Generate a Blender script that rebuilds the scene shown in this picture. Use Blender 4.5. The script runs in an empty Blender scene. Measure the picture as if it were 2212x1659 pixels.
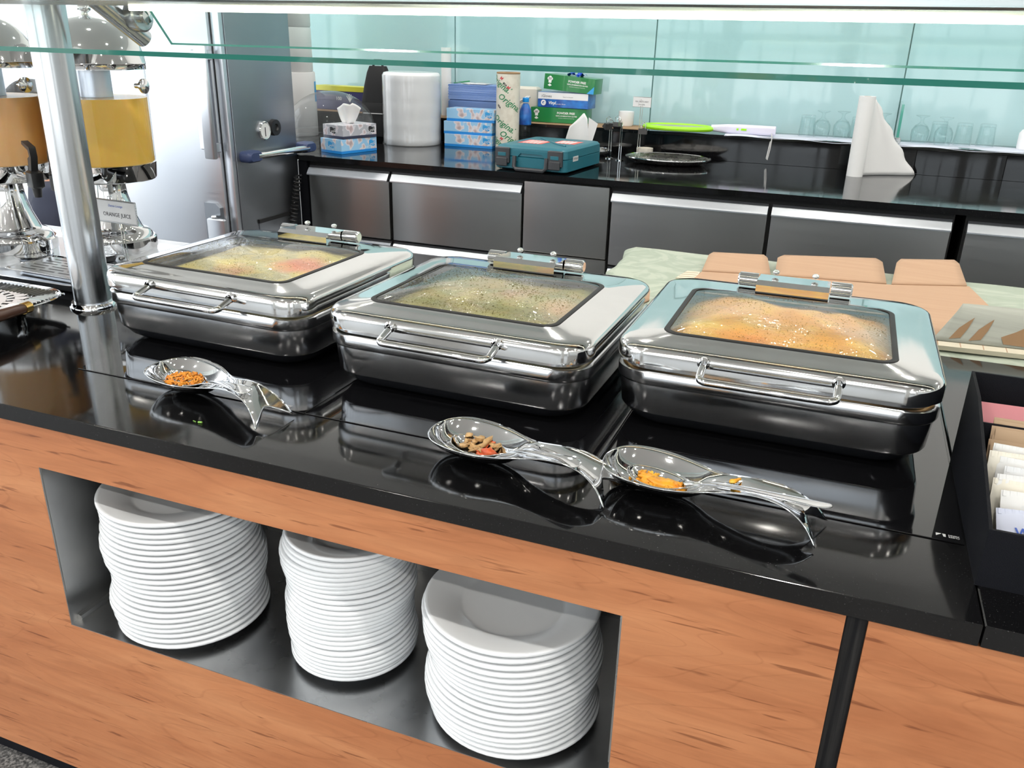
import bpy, math, random
from math import sin, cos, pi, radians, sqrt
from mathutils import Vector, Matrix
random.seed(7)
scene = bpy.context.scene
COL = scene.collection

# ------------------------------------------------------------------ camera
YAW, PITCH, ROLL = radians(-20.901), radians(22.055), radians(-1.452)
f_ = Vector((sin(YAW)*cos(PITCH), cos(YAW)*cos(PITCH), -sin(PITCH)))
r_ = Vector((cos(YAW), -sin(YAW), 0))
d_ = f_.cross(r_)
r2 = cos(ROLL)*r_ + sin(ROLL)*d_
d2 = -sin(ROLL)*r_ + cos(ROLL)*d_
cam_data = bpy.data.cameras.new('camera')
cam = bpy.data.objects.new('camera', cam_data)
COL.objects.link(cam)
cam_data.sensor_width = 36
cam_data.lens = 1835.3*36/2212
cam_data.clip_start = 0.02
mw = Matrix((r2, -d2, -f_)).transposed().to_4x4()
mw.translation = Vector((0, -0.9308, 1.5))
cam.matrix_world = mw
scene.camera = cam

# ------------------------------------------------------------------ world, light, exposure
scene.view_settings.view_transform = 'Standard'
scene.view_settings.look = 'None'
scene.view_settings.gamma = 1
scene.view_settings.use_curve_mapping = False
scene.view_settings.exposure = 0.3
world = bpy.data.worlds.new('sky')
scene.world = world
world.use_nodes = True
wn = world.node_tree
for n in list(wn.nodes): wn.nodes.remove(n)
wo = wn.nodes.new('ShaderNodeOutputWorld')
wb = wn.nodes.new('ShaderNodeBackground')
wt = wn.nodes.new('ShaderNodeTexCoord')
ws = wn.nodes.new('ShaderNodeSeparateXYZ')
wr = wn.nodes.new('ShaderNodeValToRGB')
wm = wn.nodes.new('ShaderNodeMapRange')
wm.inputs[1].default_value = -0.3; wm.inputs[2].default_value = 0.5
wr.color_ramp.elements[0].color = (0.80, 0.80, 0.78, 1)
wr.color_ramp.elements[0].position = 0.30
wr.color_ramp.elements[1].color = (0.86, 0.94, 1.0, 1)
wr.color_ramp.elements[1].position = 0.42
wn.links.new(wt.outputs['Generated'], ws.inputs[0])
wn.links.new(ws.outputs[2], wm.inputs[0])
wn.links.new(wm.outputs[0], wr.inputs[0])
wn.links.new(wr.outputs[0], wb.inputs[0])
wb.inputs[1].default_value = 2.8
wn.links.new(wb.outputs[0], wo.inputs[0])
SPOT = 380.0        # downlight emission
LED = 7.0          # strip light emission
scene.cycles.max_bounces = 7
scene.cycles.diffuse_bounces = 3
scene.cycles.glossy_bounces = 4
scene.cycles.adaptive_threshold = .025
scene.cycles.transparent_max_bounces = 24
scene.cycles.sample_clamp_indirect = 6.0
scene.cycles.caustics_reflective = False
scene.cycles.caustics_refractive = False

# ------------------------------------------------------------------ materials
def nt(name):
    m = bpy.data.materials.new(name); m.use_nodes = True
    return m, m.node_tree.nodes, m.node_tree.links, m.node_tree.nodes['Principled BSDF']
def mat(name, col, rough=.5, metal=0, spec=.5, coat=0, emis=None, es=1, sub=0, bump=0, bscale=100):
    m, N, L, b = nt(name)
    b.inputs['Base Color'].default_value = (*col, 1)
    b.inputs['Roughness'].default_value = rough
    b.inputs['Metallic'].default_value = metal
    b.inputs['Specular IOR Level'].default_value = spec
    b.inputs['Coat Weight'].default_value = coat
    b.inputs['Coat Roughness'].default_value = .03
    if emis:
        b.inputs['Emission Color'].default_value = (*emis, 1); b.inputs['Emission Strength'].default_value = es
    if sub:
        b.inputs['Subsurface Weight'].default_value = sub; b.inputs['Subsurface Radius'].default_value = (.04, .025, .012)
    if bump:
        t = N.new('ShaderNodeTexCoord'); n = N.new('ShaderNodeTexNoise'); n.inputs['Scale'].default_value = bscale
        bp = N.new('ShaderNodeBump'); bp.inputs['Strength'].default_value = bump; bp.inputs['Distance'].default_value = .002
        L.new(t.outputs['Object'], n.inputs['Vector']); L.new(n.outputs[0], bp.inputs['Height']); L.new(bp.outputs[0], b.inputs['Normal'])
    return m
def noise_mat(name, stops, scale=(8, 8, 8), detail=6, rough=.5, metal=0, dist=0, bump=0, rough2=None, spec=.5, coat=0, coord='Object', nrough=.6):
    m, N, L, b = nt(name)
    t = N.new('ShaderNodeTexCoord'); mp = N.new('ShaderNodeMapping'); n = N.new('ShaderNodeTexNoise'); r = N.new('ShaderNodeValToRGB')
    mp.inputs['Scale'].default_value = scale
    n.inputs['Scale'].default_value = 1; n.inputs['Detail'].default_value = detail; n.inputs['Distortion'].default_value = dist
    n.inputs['Roughness'].default_value = nrough
    el = r.color_ramp.elements
    for i, (p, c) in enumerate(stops):
        e = el[i] if i < 2 else el.new(p)
        e.position = p; e.color = (*c, 1)
    L.new(t.outputs[coord], mp.inputs[0]); L.new(mp.outputs[0], n.inputs['Vector']); L.new(n.outputs[0], r.inputs[0]); L.new(r.outputs[0], b.inputs['Base Color'])
    b.inputs['Roughness'].default_value = rough; b.inputs['Metallic'].default_value = metal; b.inputs['Specular IOR Level'].default_value = spec
    b.inputs['Coat Weight'].default_value = coat
    if rough2 is not None:
        mr = N.new('ShaderNodeMapRange'); mr.inputs[1].default_value = .3; mr.inputs[2].default_value = .7
        mr.inputs[3].default_value = rough; mr.inputs[4].default_value = rough2
        L.new(n.outputs[0], mr.inputs[0]); L.new(mr.outputs[0], b.inputs['Roughness'])
    if bump:
        bp = N.new('ShaderNodeBump'); bp.inputs['Strength'].default_value = bump; bp.inputs['Distance'].default_value = .003
        L.new(n.outputs[0], bp.inputs['Height']); L.new(bp.outputs[0], b.inputs['Normal'])
    return m
def fresnel(N, L, ior):
    """Fresnel that gives the same value from both sides of a thin sheet"""
    g = N.new('ShaderNodeNewGeometry'); m = N.new('ShaderNodeMath'); m.operation = 'MULTIPLY_ADD'
    m.inputs[1].default_value = 1/ior-ior; m.inputs[2].default_value = ior
    L.new(g.outputs['Backfacing'], m.inputs[0])
    fr = N.new('ShaderNodeFresnel'); L.new(m.outputs[0], fr.inputs[0]); return fr
def glass_mat(name, tint=(.96, .99, .98), ior=1.45, rough=.0, fog=0, fogcol=(.9, .9, .88)):
    m = bpy.data.materials.new(name); m.use_nodes = True
    N = m.node_tree.nodes; L = m.node_tree.links
    N.remove(N['Principled BSDF']); out = N['Material Output']
    tr = N.new('ShaderNodeBsdfTransparent'); tr.inputs[0].default_value = (*tint, 1)
    gl = N.new('ShaderNodeBsdfGlossy'); gl.inputs['Roughness'].default_value = rough
    fr = fresnel(N, L, ior)
    mx = N.new('ShaderNodeMixShader')
    L.new(fr.outputs[0], mx.inputs[0]); L.new(tr.outputs[0], mx.inputs[1]); L.new(gl.outputs[0], mx.inputs[2])
    last = mx
    if fog:
        df = N.new('ShaderNodeBsdfTranslucent'); df.inputs[0].default_value = (*fogcol, 1)
        d3 = N.new('ShaderNodeBsdfDiffuse'); d3.inputs[0].default_value = (*fogcol, 1)
        m1 = N.new('ShaderNodeMixShader'); m1.inputs[0].default_value = .4
        L.new(df.outputs[0], m1.inputs[1]); L.new(d3.outputs[0], m1.inputs[2])
        m2 = N.new('ShaderNodeMixShader'); m2.inputs[0].default_value = fog
        L.new(mx.outputs[0], m2.inputs[1]); L.new(m1.outputs[0], m2.inputs[2]); last = m2
    L.new(last.outputs[0], out.inputs[0])
    return m
def lid_glass_mat(name):
    """window of a hot lid: clear along the hinge side, misted with droplets elsewhere"""
    m = bpy.data.materials.new(name); m.use_nodes = True
    N = m.node_tree.nodes; L = m.node_tree.links
    N.remove(N['Principled BSDF']); out = N['Material Output']
    t = N.new('ShaderNodeTexCoord'); sp = N.new('ShaderNodeSeparateXYZ')
    L.new(t.outputs['Object'], sp.inputs[0])
    vo = N.new('ShaderNodeTexVoronoi'); vo.inputs['Scale'].default_value = 170; vo.inputs['Randomness'].default_value = 1
    no = N.new('ShaderNodeTexNoise'); no.inputs['Scale'].default_value = 11; no.inputs['Detail'].default_value = 4
    L.new(t.outputs['Object'], vo.inputs['Vector']); L.new(t.outputs['Object'], no.inputs['Vector'])
    # wetness mask: noise + falloff to the hinge side
    ma = N.new('ShaderNodeMapRange'); ma.inputs[1].default_value = .09; ma.inputs[2].default_value = .03
    ma.inputs[3].default_value = 0; ma.inputs[4].default_value = 1
    L.new(sp.outputs[1], ma.inputs[0])
    mn = N.new('ShaderNodeMapRange'); mn.inputs[1].default_value = .32; mn.inputs[2].default_value = .62
    L.new(no.outputs[0], mn.inputs[0])
    wet = N.new('ShaderNodeMath'); wet.operation = 'MULTIPLY'
    L.new(ma.outputs[0], wet.inputs[0]); L.new(mn.outputs[0], wet.inputs[1])
    bp = N.new('ShaderNodeBump'); bp.inputs['Distance'].default_value = .002
    bs = N.new('ShaderNodeMath'); bs.operation = 'MULTIPLY'; bs.inputs[1].default_value = .9
    L.new(wet.outputs[0], bs.inputs[0]); L.new(bs.outputs[0], bp.inputs['Strength'])
    L.new(vo.outputs['Distance'], bp.inputs['Height'])
    tr = N.new('ShaderNodeBsdfTransparent'); tr.inputs[0].default_value = (.97, .98, .96, 1)
    gw = N.new('ShaderNodeBsdfGlossy'); gw.inputs['Roughness'].default_value = .08
    gw.inputs['Color'].default_value = (.9, .9, .88, 1)
    L.new(bp.outputs[0], gw.inputs['Normal'])
    fog = N.new('ShaderNodeBsdfDiffuse'); fog.inputs[0].default_value = (.82, .80, .72, 1)
    wf = N.new('ShaderNodeMath'); wf.operation = 'MULTIPLY'; wf.inputs[1].default_value = .08
    L.new(wet.outputs[0], wf.inputs[0])
    dr = N.new('ShaderNodeMapRange'); dr.inputs[1].default_value = .45; dr.inputs[2].default_value = .75
    L.new(vo.outputs['Distance'], dr.inputs[0])
    dm = N.new('ShaderNodeMath'); dm.operation = 'MULTIPLY'; L.new(dr.outputs[0], dm.inputs[0]); L.new(wet.outputs[0], dm.inputs[1])
    dw = N.new('ShaderNodeMath'); dw.operation = 'MULTIPLY_ADD'; dw.inputs[1].default_value = .15; dw.inputs[2].default_value = 0.03
    L.new(wet.outputs[0], dw.inputs[0])
    m1 = N.new('ShaderNodeMixShader'); L.new(wf.outputs[0], m1.inputs[0]); L.new(tr.outputs[0], m1.inputs[1]); L.new(fog.outputs[0], m1.inputs[2])
    m2 = N.new('ShaderNodeMixShader'); L.new(dw.outputs[0], m2.inputs[0]); L.new(m1.outputs[0], m2.inputs[1]); L.new(gw.outputs[0], m2.inputs[2])
    gl = N.new('ShaderNodeBsdfGlossy'); gl.inputs['Roughness'].default_value = .01
    fr = fresnel(N, L, 1.42)
    m3 = N.new('ShaderNodeMixShader'); L.new(fr.outputs[0], m3.inputs[0]); L.new(m2.outputs[0], m3.inputs[1]); L.new(gl.outputs[0], m3.inputs[2])
    L.new(m3.outputs[0], out.inputs[0])
    return m
def wood_mat(name):
    m, N, L, b = nt(name)
    t = N.new('ShaderNodeTexCoord')
    def noise(sc, detail, dist=0, rough=.6):
        mp = N.new('ShaderNodeMapping'); mp.inputs['Scale'].default_value = sc
        n = N.new('ShaderNodeTexNoise'); n.inputs['Scale'].default_value = 1; n.inputs['Detail'].default_value = detail
        n.inputs['Distortion'].default_value = dist; n.inputs['Roughness'].default_value = rough
        L.new(t.outputs['Object'], mp.inputs[0]); L.new(mp.outputs[0], n.inputs['Vector']); return n
    def ramp(src, stops):
        r = N.new('ShaderNodeValToRGB'); el = r.color_ramp.elements
        for i, (p, c) in enumerate(stops):
            e = el[i] if i < 2 else el.new(p)
            e.position = p; e.color = (*c, 1)
        L.new(src.outputs[0], r.inputs[0]); return r
    n1 = noise((1.6, 3, 9), 5, .6)
    base = ramp(n1, [(.32, (.39, .140, .056)), (.5, (.47, .185, .078)), (.68, (.54, .235, .105))])
    # cathedral rings: bands of a low-frequency stretched noise
    n2 = noise((1.1, 1, 5.5), 2, .5, .45)
    mul = N.new('ShaderNodeMath'); mul.operation = 'MULTIPLY'; mul.inputs[1].default_value = 17
    L.new(n2.outputs[0], mul.inputs[0])
    fr = N.new('ShaderNodeMath'); fr.operation = 'FRACT'; L.new(mul.outputs[0], fr.inputs[0])
    ring = ramp(fr, [(.0, (1, 1, 1)), (.42, (1, 1, 1)), (.485, (.86, .82, .80)), (.53, (1, 1, 1))])
    # short dark flecks along the grain
    n3 = noise((7, 9, 95), 3, .3, .55)
    fleck = ramp(n3, [(.325, (.50, .42, .38)), (.385, (1, 1, 1))])
    n4 = noise((5, 9, 46), 3, 1.2)
    fine = ramp(n4, [(.35, (.90, .88, .87)), (.6, (1.03, 1.03, 1.03))])
    x1 = N.new('ShaderNodeMixRGB'); x1.blend_type = 'MULTIPLY'; x1.inputs[0].default_value = .8
    x2 = N.new('ShaderNodeMixRGB'); x2.blend_type = 'MULTIPLY'; x2.inputs[0].default_value = .9
    x3 = N.new('ShaderNodeMixRGB'); x3.blend_type = 'MULTIPLY'; x3.inputs[0].default_value = 1
    L.new(base.outputs[0], x1.inputs[1]); L.new(ring.outputs[0], x1.inputs[2])
    L.new(x1.outputs[0], x2.inputs[1]); L.new(fleck.outputs[0], x2.inputs[2])
    L.new(x2.outputs[0], x3.inputs[1]); L.new(fine.outputs[0], x3.inputs[2])
    L.new(x3.outputs[0], b.inputs['Base Color'])
    b.inputs['Roughness'].default_value = .45
    return m
def granite_mat(name):
    m, N, L, b = nt(name)
    t = N.new('ShaderNodeTexCoord'); n = N.new('ShaderNodeTexNoise'); n.inputs['Scale'].default_value = 420; n.inputs['Detail'].default_value = 2
    r = N.new('ShaderNodeValToRGB'); r.color_ramp.elements[0].position = .66; r.color_ramp.elements[0].color = (.004, .004, .0045, 1)
    r.color_ramp.elements[1].position = .80; r.color_ramp.elements[1].color = (.09, .09, .09, 1)
    L.new(t.outputs['Object'], n.inputs['Vector']); L.new(n.outputs[0], r.inputs[0]); L.new(r.outputs[0], b.inputs['Base Color'])
    n2 = N.new('ShaderNodeTexNoise'); n2.inputs['Scale'].default_value = 6; n2.inputs['Detail'].default_value = 5
    mr = N.new('ShaderNodeMapRange'); mr.inputs[1].default_value = .35; mr.inputs[2].default_value = .75; mr.inputs[3].default_value = .045; mr.inputs[4].default_value = .13
    L.new(t.outputs['Object'], n2.inputs['Vector']); L.new(n2.outputs[0], mr.inputs[0]); L.new(mr.outputs[0], b.inputs['Roughness'])
    b.inputs['Specular IOR Level'].default_value = .55
    return m
def brushed(name, col, rough, scale, amp=.08):
    """brushed steel, streaks stretched along one axis"""
    m, N, L, b = nt(name)
    t = N.new('ShaderNodeTexCoord'); mp = N.new('ShaderNodeMapping'); mp.inputs['Scale'].default_value = scale
    n = N.new('ShaderNodeTexNoise'); n.inputs['Scale'].default_value = 1; n.inputs['Detail'].default_value = 4
    L.new(t.outputs['Object'], mp.inputs[0]); L.new(mp.outputs[0], n.inputs['Vector'])
    mr = N.new('ShaderNodeMapRange'); mr.inputs[1].default_value = .3; mr.inputs[2].default_value = .7; mr.inputs[3].default_value = rough-amp; mr.inputs[4].default_value = rough+amp
    L.new(n.outputs[0], mr.inputs[0]); L.new(mr.outputs[0], b.inputs['Roughness'])
    b.inputs['Base Color'].default_value = (*col, 1); b.inputs['Metallic'].default_value = 1
    return m

M = {}
M['wood'] = wood_mat('cherry laminate')
M['granite'] = granite_mat('polished black granite')
M['black_glass'] = mat('black ceramic glass', (.006, .006, .007), .03, spec=.7)
M['chrome'] = mat('polished steel', (.80, .80, .80), .045, 1)
M['lid'] = noise_mat('polished lid steel', [(.3, (.70, .70, .69)), (.7, (.80, .80, .79))], (5, 5, 5), 5, .035, 1, rough2=.10)
M['body_steel'] = noise_mat('dull pan steel', [(.3, (.60, .61, .63)), (.7, (.70, .71, .73))], (6, 6, 9), 5, .10, 1, rough2=.22)
M['dark_pan'] = mat('dark pan base', (.045, .048, .055), .13, .75)
M['steel'] = brushed('brushed steel', (.56, .57, .58), .28, (3, 3, 220))
M['steel_h'] = brushed('brushed drawer steel', (.50, .50, .49), .30, (1.5, 2, 160), .025)
M['steel_lit'] = brushed('lit brushed cabinet steel', (.72, .75, .80), .34, (2, 2, 120), .03)  # lit tone of the cabinet steel, window light put into its colour
M['steel_shaded'] = brushed('shaded cabinet steel', (.34, .36, .39), .33, (2, 2, 120), .03)  # same stainless steel, shade of the side face put into its colour
M['steel_dark'] = noise_mat('dull niche steel', [(.3, (.46, .46, .465)), (.7, (.60, .60, .59))], (4, 4, 4), 5, .24, 1, rough2=.36)
M['pole'] = brushed('brushed pole steel', (.62, .64, .66), .22, (160, 160, 1), .04)
M['black'] = mat('black plastic', (.012, .012, .013), .35)
M['black_matte'] = mat('black powder coat', (.006, .0065, .009), .6, spec=.12, bump=.3, bscale=900)
M['strip'] = noise_mat('black laminate strip', [(.4, (.008, .008, .009)), (.7, (.028, .027, .026))], (160, 160, 4), 4, .55, spec=.15)
M['porcelain'] = mat('white porcelain', (.86, .88, .90), .12, spec=.5, coat=.3)
M['gasket'] = mat('dark rubber', (.018, .018, .018), .5, spec=.2)
M['glass'] = glass_mat('clear glass')
M['glass_green'] = glass_mat('sheet glass', (.955, .985, .98), 1.25)
M['glass_edge'] = mat('green glass edge', (.07, .36, .29), .12, spec=.6, coat=.5)
M['tumbler'] = glass_mat('drinking glass', (.96, .985, .985), 1.5)
M['acrylic'] = glass_mat('acrylic tank', (.95, .96, .97), 1.35)
M['dome'] = glass_mat('clear plastic dome', (.93, .94, .95), 1.4, fog=.05)
M['lid_glass'] = lid_glass_mat('misted lid glass')
M['wall_glass'] = mat('pale aqua glass', (.42, .62, .65), .06, spec=.5, coat=.2)
M['joint'] = mat('panel joint', (.20, .36, .34), .4)
M['orange'] = mat('orange juice', (.97, .58, .10), .25, sub=.6)
M['peach_juice'] = mat('cocktail juice', (.88, .52, .23), .25, sub=.6)
M['paper'] = mat('white paper', (.74, .74, .74), .8)
M['tissue'] = mat('white tissue', (.86, .87, .88), .85, sub=.1)
M['white_plastic'] = mat('white plastic', (.80, .80, .82), .4)
M['film_white'] = mat('film wrapped paper', (.80, .81, .83), .22, coat=.6, bump=.5, bscale=45)
M['ink'] = mat('black ink', (.02, .02, .025), .6)
M['ink_blue'] = mat('blue ink', (.05, .12, .5), .6)
M['ink_white'] = mat('white print', (.85, .85, .85), .6)
M['ink_green'] = mat('green print', (.02, .22, .09), .5)
M['ink_red'] = mat('red print', (.55, .05, .06), .5)
M['cardboard'] = noise_mat('brown cardboard', [(.3, (.455, .285, .18)), (.7, (.49, .315, .20))], (3, 60, 3), 3, .8)
M['card_edge'] = mat('cream glued card', (.66, .60, .47), .8)
M['card_grey'] = noise_mat('grey lined card', [(.3, (.30, .31, .27)), (.7, (.38, .39, .34))], (3, 70, 3), 3, .7)
M['card_torn'] = mat('torn card layer', (.27, .16, .08), .85)
M['cloth'] = noise_mat('sage damask', [(.40, (.34, .39, .31)), (.5, (.37, .42, .34)), (.56, (.42, .465, .38))], (7, 7, 7), 2, .75, dist=2.5)
M['box_green'] = mat('green box card', (.015, .20, .05), .3, coat=.3)
M['box_blue'] = noise_mat('blue box card', [(.35, (.01, .05, .30)), (.7, (.02, .20, .62))], (14, 14, 20), 2, .3, coat=.3)
M['box_white'] = mat('white box card', (.80, .80, .82), .4)
M['corner_blue'] = mat('light blue card', (.04, .35, .75), .35)
M['glove'] = mat('blue vinyl glove', (.02, .10, .62), .4)
M['box_navy'] = mat('navy box card', (.05, .05, .14), .4)
M['box_yellow'] = mat('yellow box card', (.62, .60, .06), .4)
M['box_cream'] = mat('cream box card', (.70, .66, .58), .5)
M['teal'] = mat('teal case plastic', (.012, .13, .175), .38)
M['label_red'] = mat('red label', (.75, .13, .10), .4)
M['label_silver'] = mat('silver label', (.6, .6, .6), .35)
M['charcoal'] = mat('charcoal plastic', (.035, .037, .042), .45)
M['cap_blue'] = mat('blue cap', (.01, .30, .80), .35)
M['napkin'] = noise_mat('blue napkin stack', [(.4, (.16, .27, .58)), (.6, (.33, .45, .75))], (2, 60, 260), 2, .55)
M['napkin_low'] = mat('blue napkin pack', (.12, .20, .42), .5)
M['bag_film'] = glass_mat('plastic film', (.93, .94, .95), 1.5, .05, fog=.12)
M['cling'] = noise_mat('cling roll wrap', [(.45, (.72, .69, .60)), (.6, (.66, .62, .53))], (30, 30, 30), 2, .3)
M['kraft'] = mat('kraft core', (.35, .22, .12), .8)
M['lime'] = mat('lime plastic', (.36, .80, .02), .35)
M['lilac'] = mat('pale lilac plastic', (.74, .72, .86), .4)
M['mesh'] = mat('grey wire mesh', (.36, .38, .36), .5)
M['backpack'] = mat('black nylon', (.006, .006, .007), .7)
M['blue_grip'] = mat('blue grip', (.035, .055, .14), .45)
M['sach_pink'] = mat('pink sachet', (.85, .17, .19), .5)
M['sach_pink2'] = mat('light pink sachet', (.85, .33, .37), .5)
M['sach_brown'] = mat('kraft sachet', (.42, .29, .18), .7)
M['sach_white'] = mat('white sachet', (.72, .72, .71), .55)
M['sach_cream'] = mat('cream sachet', (.74, .70, .60), .55)
M['sach_grey'] = mat('pale grey sachet', (.66, .67, .68), .5)
M['sach_blue'] = mat('pale blue sachet', (.60, .64, .78), .55)
M['brownwood'] = mat('dark wood handle', (.075, .035, .022), .4)
M['gold'] = mat('gold ferrule', (.80, .52, .16), .2, 1)
M['doily'] = mat('paper doily', (.80, .76, .76), .8)
M['led'] = mat('led diffuser', (1, 1, 1), .5, emis=(1.0, .95, .72), es=LED)
M['spot'] = mat('downlight lens', (1, 1, 1), .5, emis=(1.0, .96, .89), es=SPOT)
M['ceiling'] = mat('ceiling board', (.80, .80, .79), .8)
M['column'] = mat('painted column', (.55, .57, .58), .7)
M['frame'] = mat('window frame', (.45, .48, .50), .5)
M['floor'] = noise_mat('terrazzo floor', [(.35, (.045, .045, .045)), (.5, (.13, .127, .124)), (.62, (.28, .27, .26))], (130, 130, 130), 3, .35)
M['plaster'] = mat('white plaster', (.84, .84, .83), .8)
M['skin'] = mat('skin', (.56, .31, .21), .5, sub=.1)
M['navy'] = mat('navy cloth', (.030, .036, .065), .85)
M['hair'] = mat('dark hair', (.012, .010, .009), .6)
M['chair_tan'] = mat('pinkish tan leather', (.62, .30, .22), .5)
M['chair_leg'] = mat('dark chair leg', (.04, .02, .015), .5)
M['herb'] = mat('herb green', (.25, .50, .08), .6)
M['dial'] = mat('dial face', (.75, .76, .76), .4)
M['tray_silver'] = noise_mat('hammered silver', [(.3, (.72, .71, .69)), (.7, (.86, .85, .83))], (25, 25, 25), 4, .22, 1, rough2=.34, bump=.25)
M['drop'] = glass_mat('water drop', (.80, .78, .68), 1.6, .02)

def tissue_mat(name, sky, low, blossom=(.66, .56, .58)):
    m, N, L, b = nt(name)
    t = N.new('ShaderNodeTexCoord'); sp = N.new('ShaderNodeSeparateXYZ'); L.new(t.outputs['Object'], sp.inputs[0])
    n = N.new('ShaderNodeTexNoise'); n.inputs['Scale'].default_value = 26; n.inputs['Detail'].default_value = 1.0
    L.new(t.outputs['Object'], n.inputs['Vector'])
    r = N.new('ShaderNodeValToRGB'); el = r.color_ramp.elements
    el[0].position = .52; el[0].color = (*sky, 1); el[1].position = .57; el[1].color = (.78, .76, .82, 1)
    e = el.new(.64); e.color = (*blossom, 1); e = el.new(.72); e.color = (.46, .36, .38, 1)
    L.new(n.outputs[0], r.inputs[0])
    mr = N.new('ShaderNodeMath'); mr.operation = 'LESS_THAN'; mr.inputs[1].default_value = .014
    L.new(sp.outputs[2], mr.inputs[0])
    x = N.new('ShaderNodeMixRGB'); x.inputs[2].default_value = (*low, 1)
    L.new(mr.outputs[0], x.inputs[0]); L.new(r.outputs[0], x.inputs[1]); L.new(x.outputs[0], b.inputs['Base Color'])
    b.inputs['Roughness'].default_value = .35
    return m
M['tiss_blue'] = tissue_mat('blue blossom card', (.33, .60, .86), (.02, .26, .72))
M['tiss_grey'] = tissue_mat('grey blossom card', (.46, .47, .52), (.04, .045, .08))

# ------------------------------------------------------------------ mesh helpers
class MB:
    def __init__(s): s.v = []; s.f = []; s.mi = []; s.cur = 0
    def add(s, vs, fs, T=None):
        o = len(s.v)
        s.v += [tuple(T @ Vector(v)) if T else tuple(v) for v in vs]
        s.f += [tuple(i+o for i in f) for f in fs]; s.mi += [s.cur]*len(fs)
    def box(s, x0, x1, y0, y1, z0, z1, T=None, c=0):
        if c: return s.cbox(x0, x1, y0, y1, z0, z1, c, T)
        s.add([(x0,y0,z0),(x1,y0,z0),(x1,y1,z0),(x0,y1,z0),(x0,y0,z1),(x1,y0,z1),(x1,y1,z1),(x0,y1,z1)],
              [(0,3,2,1),(4,5,6,7),(0,1,5,4),(1,2,6,5),(2,3,7,6),(3,0,4,7)], T)
    def cbox(s, x0, x1, y0, y1, z0, z1, c, T=None):
        """box with bevelled edges"""
        cx, cy, w, d = (x0+x1)/2, (y0+y1)/2, x1-x0, y1-y0
        s.loft([(z0, w-2*c, d-2*c, c), (z0+c, w, d, c), (z1-c, w, d, c), (z1, w-2*c, d-2*c, c)], 2, (cx, cy), T)
    def rings(s, R, cap0=True, cap1=True, T=None, closed=True):
        n = len(R[0]); vs = [p for r in R for p in r]; fs = []
        m = n if closed else n-1
        for i in range(len(R)-1):
            for j in range(m):
                k = (j+1) % n
                fs.append((i*n+j, i*n+k, (i+1)*n+k, (i+1)*n+j))
        if cap0: fs.append(tuple(reversed(range(n))))
        if cap1: fs.append(tuple(range((len(R)-1)*n, len(R)*n)))
        s.add(vs, fs, T)
    def loft(s, prof, seg=6, ctr=(0, 0), T=None, cap0=True, cap1=True):
        """stack of rounded rectangles: (z, width, depth, corner radius[, dx, dy])"""
        R = []
        for p in prof:
            z, w, d, r = p[:4]; ox, oy = (p[4], p[5]) if len(p) > 4 else (0, 0)
            R.append([(x+ctr[0]+ox, y+ctr[1]+oy, z) for x, y in rrect(w, d, r, seg)])
        s.rings(R, cap0, cap1, T)
    def lathe(s, prof, n=32, T=None, a0=0, a1=2*pi):
        full = abs(a1-a0-2*pi) < 1e-6
        m = n if full else n+1
        R = [[(r*cos(a0+(a1-a0)*j/n), r*sin(a0+(a1-a0)*j/n), z) for j in range(m)] for r, z in prof]
        s.rings(R, False, False, T, closed=full)
    def tube(s, pts, r, n=8, T=None, cap=True):
        pts = [Vector(p) for p in pts]; R = []; up = Vector((0, 0, 1)); prev = None
        for i, p in enumerate(pts):
            t = (pts[min(i+1, len(pts)-1)] - pts[max(i-1, 0)]).normalized()
            if prev is None:
                a = t.cross(up)
                if a.length < 1e-3: a = t.cross(Vector((1, 0, 0)))
                a.normalize()
            else:
                a = (prev - t*prev.dot(t))
                if a.length < 1e-5: a = t.orthogonal()
                a.normalize()
            prev = a; b = t.cross(a)
            rr = r[i] if isinstance(r, (list, tuple)) else r
            R.append([tuple(p + a*rr*cos(2*pi*k/n) + b*rr*sin(2*pi*k/n)) for k in range(n)])
        s.rings(R, cap, cap, T)
    def prism(s, poly, a0, a1, axis='z', T=None):
        n = len(poly)
        def P(p, h):
            return {'z': (p[0], p[1], h), 'y': (p[0], h, p[1]), 'x': (h, p[0], p[1])}[axis]
        vs = [P(p, a0) for p in poly]+[P(p, a1) for p in poly]
        s.add(vs, [tuple(reversed(range(n))), tuple(range(n, 2*n))]+[(i, (i+1) % n, n+(i+1) % n, n+i) for i in range(n)], T)
    def grid(s, fn, nu, nv, T=None, flip=False):
        vs = [fn(i/nu, j/nv) for i in range(nu+1) for j in range(nv+1)]; w = nv+1; fs = []
        for i in range(nu):
            for j in range(nv):
                q = (i*w+j, (i+1)*w+j, (i+1)*w+j+1, i*w+j+1)
                fs.append(tuple(reversed(q)) if flip else q)
        s.add(vs, fs, T)
    def ball(s, c, r, n=8, m=6, T=None):
        rx, ry, rz = r if isinstance(r, (tuple, list)) else (r, r, r)
        R = [[(c[0]+rx*sin(pi*i/m)*cos(2*pi*j/n), c[1]+ry*sin(pi*i/m)*sin(2*pi*j/n), c[2]-rz*cos(pi*i/m)) for j in range(n)] for i in range(1, m)]
        o = len(s.v); s.rings(R, False, False, T)
        k = len(s.v); bot = (c[0], c[1], c[2]-rz); top = (c[0], c[1], c[2]+rz)
        s.v += [tuple(T @ Vector(bot)) if T else bot, tuple(T @ Vector(top)) if T else top]
        for j in range(n):
            s.f.append((o+(j+1) % n, o+j, k)); s.f.append((o+(m-2)*n+j, o+(m-2)*n+(j+1) % n, k+1)); s.mi += [s.cur]*2
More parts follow.
